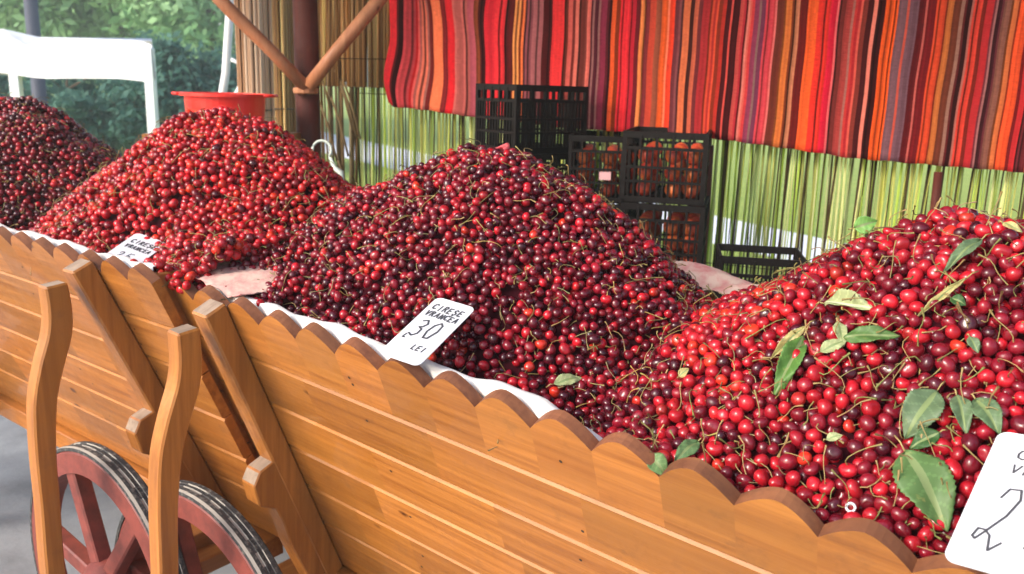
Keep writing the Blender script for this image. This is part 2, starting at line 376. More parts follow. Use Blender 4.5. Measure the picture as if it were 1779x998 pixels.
b = MB(); b.tube([(0, 0, 4.2), (0, 0, 4.25), (0, 0, 4.6), (0, 0, 4.7)], [0.1, 0.2, 0.24, 0.05], 12); b.build('lantern', WHITEM, e)

# ------------------------------------------------------------------ reed fence, blind, bundle
def reeds(b, a0, a1, z0, z1, n, rr, cols, off=0.0, tilt=0.012, seed=1, depth=0.012):
    g = random.Random(seed)
    for i in range(n):
        a = a0 + (a1 - a0) * (i + g.random()) / n; r = g.uniform(*rr); o = off + g.uniform(-depth, depth)
        t1 = g.gauss(0, tilt); t2 = g.gauss(0, tilt); zt = z1 + g.uniform(-.03, .03)
        pts = [wp(a + t1 * 2 + g.gauss(0, .002), z0, o), wp(a + t1 + t2 * .3, z0 + (zt - z0) * .33, o), wp(a + t2, z0 + (zt - z0) * .66, o + g.gauss(0, .004)), wp(a + t2 * 1.5, zt, o)]
        c = cols[g.randrange(len(cols))]; k = g.uniform(.7, 1.25)
        b.tube(pts, [r, r * .96, r * .92, r * .85], 6, 0, (c[0] * k, c[1] * k, c[2] * k))
STRAW = [(0.86, 0.84, 0.30), (0.80, 0.82, 0.24), (0.66, 0.78, 0.18), (0.88, 0.88, 0.48), (0.16, 0.11, 0.05), (.52, .58, .26), (.12, .08, .035)]
aL, aR = wall(612, 250)[0], wall(2050, 250)[0]
b = MB(); reeds(b, aL, aR, 0.02, 2.25, 420, (.002, .0052), STRAW, seed=3, tilt=.01)
for z in (0.5, 1.02, 1.6, 2.1): b.tube([wp(aL, z, .012), wp((aL + aR) / 2, z - .01, .014), wp(aR, z, .012)], .0018, 5, 0, (.1, .07, .04))
tag(b.build('reed_fence', THINREED, smooth=True), 'see-through screen of thin upright reeds under the striped rug', 'fence')
BROWN = [(0.74, 0.48, 0.22), (0.62, 0.37, 0.15), (0.82, 0.60, 0.31), (0.42, 0.23, 0.10), (0.80, 0.66, 0.30)]
b = MB(); a0 = wall(553, 60)[0]; a1 = wall(760, 60)[0]
zb = wall(640, 152)[1]
reeds(b, a0, a1, zb, 2.5, 120, (.003, .0065), BROWN, off=.045, seed=5, tilt=.004)
reeds(b, a0, a1, zb + .02, 2.5, 70, (.003, .006), BROWN, off=.032, seed=6, tilt=.004)
for z in (zb + .12, zb + .45): b.tube([wp(a0, z, .06), wp(a1, z, .06)], .0018, 5, 0, (.1, .07, .04))
tag(b.build('reed_blind', THINREED, smooth=True), 'dense brown reed blind hanging between the braced post and the striped rug', 'blind')
b = MB(); a0 = wall(549, 250)[0]; a1 = wall(614, 250)[0]
reeds(b, a0, a1, 0.02, zb + .08, 20, (.004, .008), [(0.40, 0.27, 0.13), (.28, .16, .07), (.45, .36, .22)], off=.03, seed=8, tilt=.03)
g = random.Random(4)
for k in range(16):
    a = a0 + (a1 - a0) * g.random(); z = g.uniform(1.0, zb)
    b.tube([wp(a, z + .16, .05), wp(a + .05, z + .05, .055), wp(a + .09, z - .1, .05)], .005, 5, 0, (.42, .30, .16))
tag(b.build('tangled_reeds', THINREED, smooth=True), 'narrow tangled brown reed panel beside the dark post', 'fence')
# upright bundle of rolled reed mats left of the post
def roll(u0, u1, d, cols, label, seed):
    p0, p1 = at(u0, 100, d), at(u1, 100, d); rad = np.linalg.norm(p1 - p0) / 2; c = (p0 + p1) / 2
    e = empty('reed_roll', (c[0], c[1], 0)); b = MB(); g = random.Random(seed)
    n = 44
    for i in range(n):
        a = 2 * math.pi * i / n; rr = rad * g.uniform(.9, 1.02); x, y = math.cos(a) * rr, math.sin(a) * rr; t = g.gauss(0, .008)
        cc = cols[g.randrange(len(cols))]; k = g.uniform(.75, 1.2); r = rad * g.uniform(.075, .12)
        b.tube([(x, y, 0.0), (x + t, y, 1.2), (x + t * 1.5, y, 2.75)], r, 6, 0, (cc[0] * k, cc[1] * k, cc[2] * k))
    b.tube([(0, 0, 0), (0, 0, 2.7)], rad * .86, 16, 0, (.12, .065, .03))
    o = b.build('mat', REED, e, smooth=True)
    for z in (.6, 1.5, 2.2):
        s = MB(); s.tube([(math.cos(q * .3927) * rad * 1.12, math.sin(q * .3927) * rad * 1.12, z) for q in range(17)], .004, 5, 0, (.2, .15, .1))
        s.build('tie_cord', REED, e, smooth=True)
    tag(e, label, 'reed mat', 'rolled reed mats left of the post')
TAN = [(0.62, 0.40, 0.26), (0.52, 0.29, 0.16), (0.70, 0.50, 0.35)]
roll(418, 470, 4.25, TAN, 'pale tan roll of reed matting standing left of the darker roll', 1)
roll(462, 512, 4.5, BROWN, 'darker brown roll of reed matting between the pale roll and the braced post', 2)

# ------------------------------------------------------------------ posts
def post(u, v, d, wpx, label, top=2.7, group='roof posts of the stall', name='wooden_post'):
    p = at(u, v, d); e = empty(name, (p[0], p[1], 0)); r = wpx / F * d / 2
    b = MB(); b.tube([(0, 0, 0), (.004, 0, 1.2), (0, .003, top)], [r * 1.02, r, r * .98], 14); b.build('shaft', POSTW, e, smooth=True)
    tag(e, label, 'post', group); return e, p
pe, pp = post(533, 160, 3.55, 42, 'dark red brown round post carrying two slanting braces')
def brace(u0, v0, d0, u1, v1, d1, r):
    a, c = at(u0, v0, d0), at(u1, v1, d1); c = c + (c - a) * 0.25; o = np.array([pp[0], pp[1], 0]); a, c = a - o, c - o
    b = MB(); b.tube([a, a + (c - a) * .3 + [0, 0, .004], a + (c - a) * .7 - [0, 0, .004], c], [r, r * .95, r, r * .97], 12)
    b.build('brace', BRACEW, pe, smooth=True)
brace(531, 152, 3.47, 378, -6, 3.3, .026); brace(535, 152, 3.47, 664, -8, 3.45, .028)
b = MB(); q = at(531, 158, 3.5) - np.array([pp[0], pp[1], 0]); b.tube([q + [0, 0, -.012], q + [0, 0, .012]], .050, 14); b.build('collar', BRACEW, pe, 0.004)
post(1214, 350, 3.2, 38, 'short dark post at the right edge of the stacked crates', top=wall(1214, 252, .09)[1])
post(1627, 330, 2.88, 15, 'thin dark post standing before the reeds below the rug', top=wall(1627, 300, .09)[1])

# unseen roof added to shade the stall: boards on two purlins, its front edge above the cart fronts
ROOF_F = 1.9
e = empty('unseen_shade_roof', tuple(wp(0, 2.78))); b = MB()
for k in range(24):
    a = -2.6 + k * .25; c0, c1 = wp(a, 2.80, -.02), wp(a, 2.95, ROOF_F); c0, c1 = c0 - wp(0, 2.78), c1 - wp(0, 2.78); b.bar(c0, c1, .246, .02, upv=(0, 0, 1))
b.build('boards', WOODY, e)
for o_ in (0.12, 1.7):
    b = MB(); b.bar(wp(-2.7, 2.74 + .05 * o_, o_) - wp(0, 2.78), wp(3.5, 2.74 + .05 * o_, o_) - wp(0, 2.78), .09, .07); b.build('purlin', POSTW, e)
tag(e, 'unseen board roof added to shade the stall, above the dark red brown posts', 'roof')

# ------------------------------------------------------------------ striped rug
def rug():
    z3 = lambda z: 500 + .481 * z
    z4 = lambda z: 1100 + .501 * z
    S = [(675, (.70, .03, .05)), (z3(395), (.10, .008, .012)), (z3(415), (.72, .10, .13)), (z3(450), (.70, .02, .03)), (z3(470), (.72, .22, .16)), (z3(495), (.14, .012, .012)),
         (z3(520), (.72, .21, .10)), (z3(560), (.17, .015, .02)), (z3(580), (.66, .02, .035)), (z3(605), (.52, .16, .16)), (z3(655), (.42, .11, .17)), (z3(678), (.74, .22, .09)),
         (z3(695), (.06, .006, .008)), (z3(720), (.60, .025, .05)), (z3(755), (.72, .04, .06)), (z3(790), (.09, .01, .012)), (z3(820), (.74, .36, .12)), (z3(842), (.72, .20, .07)),
         (z3(858), (.28, .10, .14)), (z3(885), (.34, .14, .17)), (z3(920), (.06, .006, .008)), (z3(955), (.66, .04, .05)), (z3(1000), (.15, .03, .02)), (z3(1015), (.5, .12, .11)), (z3(1030), (.17, .03, .03)),
         (z3(1040), (.64, .20, .17)), (z3(1052), (.15, .035, .03)), (z3(1075), (.62, .18, .16)), (z3(1095), (.08, .012, .03)), (z3(1130), (.22, .03, .08)), (z3(1152), (.09, .012, .02)), (z3(1170), (.74, .13, .035)),
         (z3(1200), (.66, .03, .05)), (z3(1240), (.48, .02, .05)), (z3(1260), (.12, .01, .02)), (z3(1277), (.76, .30, .10)), (z3(1297), (.26, .06, .04)), (z4(42), (.18, .03, .04)), (z4(60), (.66, .10, .06)),
         (z4(80), (.30, .10, .06)), (z4(100), (.76, .14, .03)), (z4(128), (.78, .07, .03)), (z4(146), (.15, .04, .06)), (z4(160), (.22, .08, .10)), (z4(176), (.70, .22, .10)), (z4(198), (.18, .05, .05)), (z4(212), (.60, .17, .10)), (z4(226), (.15, .03, .04)),
         (z4(240), (.34, .03, .04)), (z4(265), (.62, .09, .05)), (z4(280), (.32, .03, .03)), (z4(288), (.66, .10, .05)), (z4(308), (.48, .04, .03)), (z4(320), (.06, .006, .01)), (z4(336), (.62, .10, .09)), (z4(342), (.05, .005, .008)), (z4(365), (.58, .10, .10)), (z4(378), (.40, .03, .05)), (z4(392), (.62, .15, .13)), (z4(405), (.5, .05, .06)), (z4(415), (.25, .05, .13)),
         (z4(432), (.13, .035, .09)), (z4(455), (.60, .07, .11)), (z4(482), (.45, .05, .07)), (z4(495), (.13, .03, .02)), (z4(520), (.56, .19, .05)), (z4(548), (.2, .05, .02)), (z4(562), (.50, .24, .14)), (z4(576), (.12, .01, .01)), (z4(605), (.74, .13, .03)),
         (z4(640), (.70, .04, .03)), (z4(682), (.62, .015, .06)), (z4(712), (.16, .03, .03)), (z4(735), (.3, .05, .05)), (z4(758), (.52, .05, .05)), (z4(775), (.30, .02, .03)), (z4(786), (.60, .12, .10)), (z4(810), (.05, .006, .008)), (z4(830), (.66, .24, .20)), (z4(843), (.04, .005, .006)),
         (z4(870), (.74, .12, .02)), (z4(915), (.16, .10, .14)), (z4(945), (.5, .10, .07)), (z4(953), (.13, .08, .12)), (z4(985), (.10, .008, .012)), (z4(1008), (.58, .16, .15)), (z4(1015), (.16, .01, .015)), (z4(1045), (.60, .08, .03)), (z4(1085), (.48, .18, .05)),
         (z4(1105), (.12, .035, .02)), (z4(1130), (.24, .09, .04)), (z4(1142), (.09, .012, .015)), (z4(1165), (.58, .06, .04)), (z4(1215), (.45, .03, .04)), (z4(1240), (.14, .03, .05)), (z4(1275), (.2, .10, .08)), (z4(1300), (.52, .17, .06)), (z4(1325), (.70, .10, .03)),
         (1784, (.5, .03, .04)), (1800, (.12, .02, .03)), (1820, (.7, .15, .05)), (1850, (.5, .03, .06)), (1890, (.2, .03, .05)), (1930, (.7, .1, .05)), (1960, None)]
    bot = [(675, 178), (692, 186), (760, 194), (830, 205), (900, 212), (1000, 224), (1240, 240), (1380, 258), (1500, 276), (1640, 288), (1779, 299), (1960, 315)]
    bu = [q[0] for q in bot]; bz = [wall(q[0], q[1], .09)[1] for q in bot]
    A, Cc, U = [], [], []
    for (u0, c), (u1, _) in zip(S[:-1], S[1:]):
        n = max(1, int((u1 - u0) / 3.2))
        for i in range(n): uu = u0 + (u1 - u0) * i / n; A.append(wall(uu, 40, .09)[0]); U.append(uu); Cc.append(c)
    A.append(wall(1960, 40, .09)[0]); U.append(1960)
    zb_ = np.interp(U, bu, bz); A = np.array(A); rows = 44; V = []
    g = np.random.default_rng(2); ph = g.uniform(0, 6, 8)
    for j in range(rows + 1):
        for i, a in enumerate(A):
            q = j / rows; z = 2.42 + (zb_[i] - 2.42) * q; lf = max(0, min(1, (930 - U[i]) / 260))
            fold = .008 * math.sin(a * 23 + ph[0]) + .006 * math.sin(a * 41 + ph[1] + z * 1.5) + .02 * lf * math.sin(a * 30 + 3 * z + ph[2])
            fold *= (.35 + .65 * q) * (.55 + .45 * lf)
            da = (.004 * math.sin(a * 9 + z * 6 + ph[3]) + .003 * math.sin(z * 23 + a * 15)) * (.45 + 1.6 * lf) + lf * .014 * math.sin(z * 13 + a * 8)
            dz = .0015 * math.sin(a * 60 + ph[4]) * q
            p = wp(a + da, z + dz, .09 + fold); V.append(p)
    n = len(A); Fq = np.array([[j * n + i, j * n + i + 1, (j + 1) * n + i + 1, (j + 1) * n + i] for j in range(rows) for i in range(n - 1)])
    tn = np.random.default_rng(9); tone_ = tn.uniform(.78, 1.16, n) * np.where(tn.random(n) < .19, .28, 1.0); lt = tn.random(n) < .07
    Cc = [tuple(np.clip(np.array(c) * np.array([1.02, .72, .61]) * t_ + (np.array([.18, .10, .08]) if l_ else 0), 0, .85)) for c, t_, l_ in zip(Cc, tone_, lt)]
    cols = np.array([Cc[i] for j in range(rows) for i in range(n - 1)]) * np.random.default_rng(3).uniform(.92, 1.06, (rows * (n - 1), 1))
    o = bpy.data.objects.new('striped_rug', fast_mesh('striped_rug', V, Fq, RUG, cols, True)); COL.objects.link(o)
    md = o.modifiers.new('thickness', 'SOLIDIFY'); md.thickness = .004
    tag(o, 'long woven rug with red, orange and purple stripes hung over the reed screen', 'rug')
    b = MB(); b.tube([wp(A[0] - .25, 2.43, .09), wp(A[-1] + .1, 2.43, .09)], .018, 10, 0)
    tag(b.build('hanging_rail', BRACEW, smooth=True), 'wooden rail from which the striped rug hangs', 'rail')
rug()

# ------------------------------------------------------------------ crates and fruit
def crate_mesh(b, W, D, H_):
    t = .016
    for sx in (-1, 1):
        for sy in (-1, 1): b.box((sx * W / 2 - (t if sx > 0 else 0), sy * D / 2 - (t if sy > 0 else 0), 0), (sx * W / 2 + (0 if sx > 0 else t), sy * D / 2 + (0 if sy > 0 else t), H_))
    def side(p0, p1, n, out):
        p0 = np.array(p0); p1 = np.array(p1); d = p1 - p0; nn = int(np.linalg.norm(d) / .019)
        for z, h in ((.010, .020), (H_ - .011, .022), (H_ - .055, .010), (H_ * .5, .008), (H_ * .30, .008)):
            b.bar(p0 + [0, 0, z], p1 + [0, 0, z], .010, h)
        for k in range(1, nn): q = p0 + d * k / nn; b.bar(q + [0, 0, .012], q + [0, 0, H_ - .052], .0065, .007, upv=out)
        for k in range(1, 5): q = p0 + d * k / 5; b.bar(q + [0, 0, H_ - .056], q + [0, 0, H_ - .01], .008, .016, upv=out)
    x, y = W / 2 - .006, D / 2 - .006
    side((-x, -y, 0), (x, -y, 0), 1, (0, 1, 0)); side((-x, y, 0), (x, y, 0), 1, (0, 1, 0)); side((-x, -y, 0), (-x, y, 0), 1, (1, 0, 0)); side((x, -y, 0), (x, y, 0), 1, (1, 0, 0))
    for k in range(9): q = -x + 2 * x * k / 8; b.box((q - .006, -y, .004), (q + .006, y, .010))
    for k in range(6): q = -y + 2 * y * k / 5; b.box((-x, q - .005, .0112), (x, q + .005, .015))
b = MB(); crate_mesh(b, .40, .28, .235)
crate0 = b.build('fruit_crate', CRATE)
crates = []; GR = 'black plastic fruit crates in front of the rug'
def put_crate(x, y, z, rot, label):
    o = crate0 if not crates else crate0.copy()
    if crates: COL.objects.link(o)
    o.location = (x, y, z); o.rotation_euler = (0, 0, rot); tag(o, label, 'crate', GR); crates.append(o); return o
def stack(u, v, d, rot, labels, n=7, scale=(1, 1), lab_low='black crate low in the stacks, hidden behind the cherries'):
    p = at(u, v, d); top = p[2]; H_ = .238; out = []
    for k in range(n):
        z = top - .235 - k * H_
        if z < -0.05: break
        out.append(put_crate(p[0] + RNG.normal(0, .004), p[1] + RNG.normal(0, .004), max(z, 0.0), rot + RNG.normal(0, .015), labels[k] if k < len(labels) else lab_low)); out[-1].scale = (*scale, 1)
    return out
sA = stack(925, 148, 3.12, R(38), ['empty black crate on top of the tallest stack, against the red rug', 'black crate directly under the topmost empty one'], scale=(.84, .84))
sB = stack(1052, 232, 3.22, R(82), ['black crate of orange fruit with a small pink tag, in the middle stack', 'black crate second from top in the middle stack, partly behind cherries'], scale=(1, .8))
sC = stack(1166, 226, 3.02, R(76), ['black crate of orange fruit on top of the right-hand stack', 'black crate of orange fruit second from top in the right-hand stack', 'black crate third from top in the right-hand stack, just above the pinkish cloth'])
sD = stack(1318, 437, 2.62, R(-10), ['low black crate standing alone in front of the white path'], scale=(.62, .8), lab_low='black crate below the low lone crate, hidden behind the cherries')
def fruit_mesh():
    bm = bmesh.new(); bmesh.ops.create_uvsphere(bm, u_segments=14, v_segments=10, radius=.029)
    for v_ in bm.verts: v_.co.z *= .93; v_.co.x *= 1 - .06 * max(0, 1 - abs(v_.co.y) / .01)
    for f in bm.faces: f.smooth = True
    me = bpy.data.meshes.new('apricot'); bm.to_mesh(me); bm.free(); me.materials.append(APRICOT); return me
FR = fruit_mesh(); nfruit = 0
for cr, lab in ((sB[0], 'orange red apricot in the tagged crate of the middle stack'), (sC[0], 'orange red apricot in the top crate of the right-hand stack'), (sC[1], 'orange red apricot in the second crate of the right-hand stack'), (sB[1], 'orange red apricot in the half hidden crate of the middle stack')):
    mw = Matrix.Translation(cr.location) @ Matrix.Rotation(cr.rotation_euler.z, 4, 'Z')
    for k in range(3):
        for j in range(3):
            for i in range(6):
                if 1 <= i <= 4 and j == 1 and k < 2: continue
                o = bpy.data.objects.new('apricot', FR); COL.objects.link(o)
                o.location = mw @ Vector((-.155 + i * .062 + RNG.normal(0, .003), -.095 + j * .062 + (0.03 if j == 2 else 0) + RNG.normal(0, .003), .045 + k * .056))
                o.rotation_euler = tuple(RNG.uniform(0, 6, 3)); tag(o, lab, 'apricot', 'apricots showing through the crates'); nfruit += 1
b = MB(); q = at(1051, 306, 3.0); b.box((q[0] - .02, q[1] - .001, q[2] - .014), (q[0] + .02, q[1] + .001, q[2] + .014))
tg = b.build('crate_tag', mat('pink paper tag', (.75, .42, .42), .6)); tag(tg, 'small pink paper tag on the middle crate of orange fruit', 'tag')

# ------------------------------------------------------------------ carts
VPA = ray(-1200, -60); ES = VPA / np.linalg.norm(VPA); ET = np.cross(ES, [0, 0, 1.0]); ET /= np.linalg.norm(ET); EZ = np.cross(ET, ES)
OA = at(1505, 927, 1.02)
VPB = ray(-1137, 98); VPB[2] = 0; BS = VPB / np.linalg.norm(VPB); BT = np.cross(BS, [0, 0, 1.0]); BZ = np.array([0, 0, 1.0])
OB = at(232, 467, 1.82)
PB_T, PB_H, WIDE = 0.34, -0.77, 0.98       # foot of the flared side panel (t, h) and width between the rims
PU = np.array([0, -PB_T, -PB_H]); PLEN = np.linalg.norm(PU); PU /= PLEN; PN = np.array([0, -PU[2], PU[1]]) * 1.0   # local frame x=-s, y=t, z=h ; PN points outwards (towards -t)
if PN[1] > 0: PN = -PN
GRV = [0.0, 0.155, 0.285, 0.415, 0.545, 0.675, PLEN]   # board edges below the top

NAIL = mat('dark nail head', (.035, .02, .012), .6)
def wheel(parent, s, t, h, rad=0.36, flip=1):
    e = empty('wheel'); e.parent = parent; e.location = (-s, t, h)
    W = .052; n = 64
    ring = lambda r, y: [(math.cos(2 * math.pi * k / n) * r, y, math.sin(2 * math.pi * k / n) * r) for k in range(n)]
    def lathe(b, prof, cols=None, smooth=True):
        V = []; Fc = []; C = []
        for (r, y) in prof: V += ring(r, y * flip)
        for j in range(len(prof) - 1):
            for k in range(n):
                Fc.append([j * n + k, j * n + (k + 1) % n, (j + 1) * n + (k + 1) % n, (j + 1) * n + k])
                c = cols[j] if cols else (1, 1, 1); C.append(c(k) if callable(c) else c)
        b.add(V, Fc, 0, C)
    r1 = rad - .012
    b = MB(); lathe(b, [(r1 - .055, 0), (r1 - .004, 0), (r1, .004), (r1, W - .004), (r1 - .004, W), (r1 - .055, W), (r1 - .055, 0)]); b.build('rim', REDPAINT, e)
    BK, GY = (.022, .022, .024), (.34, .31, .27)
    md = lambda k: (.05, .045, .045) if (k * 7 % 5 in (0, 1)) else GY
    b = MB(); lathe(b, [(r1 + .001, .001), (rad - .002, .001), (rad, .008), (rad, .018), (rad - .0035, .0185), (rad - .0035, .025), (rad - .001, .0255), (rad - .001, .028), (rad - .0035, .0285), (rad - .0035, .037), (rad, .0375), (rad, .048), (rad - .003, W), (r1 + .001, W)],
                       [BK, GY, BK, BK, md, md, BK, BK, BK, md, BK, BK, BK]); b.build('tyre', TYRE, e)
    b = MB()
    for k in range(6):
        a = math.pi - (k * math.pi / 3 + .14); d = np.array([math.cos(a), 0, math.sin(a)]); c = np.array([0, W * .5 * flip, 0])
        b.bar(c + d * .05, c + d * (r1 - .05), .042, .040, upv=(0, 1, 0))
    b.build('spokes', REDPAINT, e, .004)
    b = MB(); lathe(b, [(.0, -.05), (.035, -.05), (.042, -.02), (.062, .0), (.066, W), (.05, W + .04), (0, W + .04)]); b.build('hub', REDPAINT, e, smooth=True)
    return e

def build_cart(name, mw, s_near, s_far, spots, label, wheel_h, seed, wheel_off):
    """spots: s positions of the braces (with stake and wheel)"""
    g = random.Random(seed); root = empty(name, mw=mw); tag(root, label, 'cart', 'wooden market carts in a row')
    Y = np.array([0, 1.0, 0])
    th = .024
    def panel(side):
        b = MB()
        mir = (lambda p: np.array([p[0], p[1], p[2]])) if side == 0 else (lambda p: np.array([p[0], WIDE - p[1], p[2]]))
        X = lambda s, dn, o=0.0: mir(np.array([-s, 0, 0]) - PU * dn + PN * o)
        nrm = X(0, 0, -th * .95) - X(0, 0, 0)   # into the cart
        # boards below the scalloped one, in finger-jointed lengths
        for r in range(1, 6):
            d0, d1 = GRV[r], GRV[r + 1] - .0035; s = s_near
            while s < s_far:
                s2 = min(s_far, s + g.uniform(.16, .42)); k = g.uniform(.84, 1.12); cc = (k, k * g.uniform(.96, 1.03), k * g.uniform(.9, 1.05))
                bev = .0045
                P = [X(s, d0, -bev), X(s, d0 + bev, 0), X(s, d1 - bev, 0), X(s, d1, -bev), X(s, d1, -th), X(s, d0, -th)]
                if r == 5: P[2], P[3] = X(s, d1, 0), X(s, d1, -.001)
                b.prism(P, X(s2, 0, 0) - X(s, 0, 0), 0, cc); s = s2
        # scalloped top board: pitch 0.111 m
        pitch, amp = .111, .040
        k0 = math.floor((s_near - .057) / pitch); s = .057 + k0 * pitch
        d1 = GRV[1] - .0035
        while s < s_far - .02:
            a0, a1 = max(s, s_near), min(s + pitch, s_far); k = g.uniform(.86, 1.1); cc = (k, k * g.uniform(.97, 1.03), k)
            pl = []; sm = []
            npt = 13; jit = g.uniform(-.08, .08)
            for i in range(npt):
                q = a0 + (a1 - a0) * i / (npt - 1); x = (q - s) / pitch * 2 - 1; x = x - jit * (1 - x * x)
                pl.append(X(q, amp * abs(x) ** 1.65)); sm.append(1)
            sm[-1] = 0
            pl += [X(a1, d1 - .004, 0), X(a0, d1 - .004, 0)]; sm += [0, 0]
            if side == 1: pass
            b.prism(pl, nrm, 0, cc, sm)
            s += pitch
        for r in range(0, 6):
            for s_ in np.arange(s_near + .22, s_far - .1, .47):
                for dd in (.32, .68):
                    if g.random() < .35: continue
                    q = s_ + g.uniform(-.02, .02); dn = GRV[r] + (GRV[r + 1] - GRV[r]) * dd + (.04 if r == 0 else 0) * (dd < .5); rr = .0032
                    ex = np.array([1.0, 0, 0]); ey = X(0, -1, 0) - X(0, 0, 0)
                    b.add([X(q, dn, .0007) + (ex * math.cos(a_ * .785) + ey * math.sin(a_ * .785)) * rr for a_ in range(8)], [list(range(8))], 2, (.3, .3, .3))
        o = b.build('side_panel', [WOODX, STAIN, NAIL], root)
        bm = bmesh.new(); bm.from_mesh(o.data); bmesh.ops.recalc_face_normals(bm, faces=bm.faces); bm.to_mesh(o.data); bm.free()
        # nail heads and dowels sit in the panel's own surface
    panel(0); panel(1)
    # end boards (trapezoid planks)
    for s, sg in ((s_far - .045, 1), (s_near + .02, -1)):
        b = MB(); rows = 5
        for r in range(rows):
            z0 = -.015 + (PB_H + .015) * r / rows; z1 = -.015 + (PB_H + .015) * (r + 1) / rows + .003
            ta, tb = PB_T * z0 / PB_H + .028, PB_T * z1 / PB_H + .028; k = g.uniform(.8, 1.05)
            b.prism([(-s, ta, z0), (-s, WIDE - ta, z0), (-s, WIDE - tb, z1), (-s, tb, z1)], (-.024, 0, 0), 0, (k, k, k))
        b.build('end_board', WOODY, root, .002)
    b = MB(); nb = 4
    for k in range(nb):
        y0 = PB_T + .006 + (WIDE - 2 * PB_T - .012) * k / nb; y1 = y0 + (WIDE - 2 * PB_T - .012) / nb - .004
        b.box((-s_far + .02, y0, PB_H - .003), (-s_near - .02, y1, PB_H + .02))
    b.build('floor_boards', WOODX, root, .002)
    for sl in (0, 1):
        b = MB(); y = PB_T - .03 if sl == 0 else WIDE - PB_T - .03; b.box((-s_far + .06, y, PB_H - .065), (-s_near - .06, y + .06, PB_H - .005)); b.build('sill_beam', WOODX, root, .003)
    for s in spots:
        ws = s + wheel_off; wh = wheel_h(ws)
        for side in (0, 1):
            M_ = (lambda y: y) if side == 0 else (lambda y: WIDE - y)
            sgn = 1 if side == 0 else -1
            MV = lambda p: np.array([p[0], M_(p[1]), p[2]])
            # stake: leans on the panel
            b = MB(); c0 = np.array([-s, 0, 0]) + PN * .027 - PU * .008; c1 = np.array([-s, 0, 0]) - PU * (PLEN - .0) + PN * .027
            n_ = PN if side == 0 else np.array([0, -PN[1], PN[2]])
            b.bar(MV(c1), MV(c0), .052, .052, upv=n_, mi=0, cap=1, col=(.97, .95, .95)); b.build('stake', [WOODZ, ENDGRAIN], root, .004)
            # curved brace from stake head to the axle end
            prof = [(-.078, -.052), (-.074, -.11), (-.080, -.165), (-.104, -.235), (-.122, -.30), (-.130, -.37), (-.134, -.45), (-.135, -.56), (-.138, -.70), (-.134, wh - .05)]
            from_ = [np.array(q) for q in prof]; wdt = .024; Lf, Rt = [], []
            sm_ = []
            for i in range(len(from_) * 4 - 3):
                j, f_ = divmod(i, 4); f_ /= 4
                p0 = from_[max(j - 1, 0)]; p1 = from_[j]; p2 = from_[min(j + 1, len(from_) - 1)]; p3 = from_[min(j + 2, len(from_) - 1)]
                sm_.append(.5 * ((2 * p1) + (p2 - p0) * f_ + (2 * p0 - 5 * p1 + 4 * p2 - p3) * f_ ** 2 + (3 * p1 - p0 - 3 * p2 + p3) * f_ ** 3))
            for i, p_ in enumerate(sm_):
                d = sm_[min(i + 1, len(sm_) - 1)] - sm_[max(i - 1, 0)]; d /= np.linalg.norm(d); nn_ = np.array([-d[1], d[0]])
                wd = wdt * (1.0 + .12 * math.sin(i * .16)); Lf.append(p_ + nn_ * wd); Rt.append(p_ - nn_ * wd)
            n = len(sm_); V = []
            for x in (-s - .021, -s + .021): V += [MV((x, q[0], q[1])) for q in Lf] + [MV((x, q[0], q[1])) for q in Rt]
            Fc = []; mi_ = []
            for i in range(n - 1):
                Fc += [[i, i + 1, n + i + 1, n + i], [2 * n + i, 3 * n + i, 3 * n + i + 1, 2 * n + i + 1], [i, 2 * n + i, 2 * n + i + 1, i + 1], [n + i, n + i + 1, 3 * n + i + 1, 3 * n + i]]; mi_ += [0] * 4
            Fc += [[0, n, 3 * n, 2 * n], [n - 1, 3 * n - 1, 4 * n - 1, 2 * n - 1]]; mi_ += [1, 1]
            b = MB(); b.add(V, Fc, mi_, (1.04, 1.02, 1.0)); o = b.build('curved_brace', [WOODZ, ENDGRAIN], root, .004)
            # bolster bracket outside the stake
            pl = [(.070, -.445), (.085, -.415), (.140, -.395), (.155, -.41), (.312, -.765), (.235, -.765), (.175, -.64), (.15, -.565), (.13, -.525), (.085, -.50)]
            b = MB(); b.prism([MV((-s - .024, q[0], q[1])) for q in pl], (.048, 0, 0), 0, (.9, .88, .86), [1, 1, 1, 0, 0, 0, 0, 0, 0, 0]); b.build('bracket', [WOODZ, ENDGRAIN], root, .003)
            wheel(root, ws, M_(-.015), wh, flip=sgn)
        b = MB(); b.box((-s - .05, .19, PB_H - .115), (-s + .05, WIDE - .19, PB_H - .067), 0, (.95, .95, .95)); b.build('bolster', WOODY, root, .004)
        b = MB(); b.box((-ws - .04, .03, wh - .035), (-ws + .04, WIDE - .03, wh + .05), 0, (.8, .8, .8))
        b.tube([(-ws, -.16, wh), (-ws, WIDE + .16, wh)], .022, 10, 0, (.6, .6, .6)); b.build('axle', WOODY, root, .003)
    return root
MA = frame(OA, -ES, ET, EZ); MBm = frame(OB, -BS, BT, BZ)
cartA = build_cart('market_cart', MA, -.72, 1.475, [1.28, -.45], 'nearest varnished pine cart with scalloped side, holding the two nearer cherry heaps', lambda s: (.385 - OA[2] - ES[2] * s) / EZ[2], 3, .085)
cartB = build_cart('market_cart', MBm, -.045, 2.1, [.20, 1.8], 'farther varnished pine cart at left edge, holding the two rear cherry heaps', lambda s: .407 - OB[2], 5, .05)

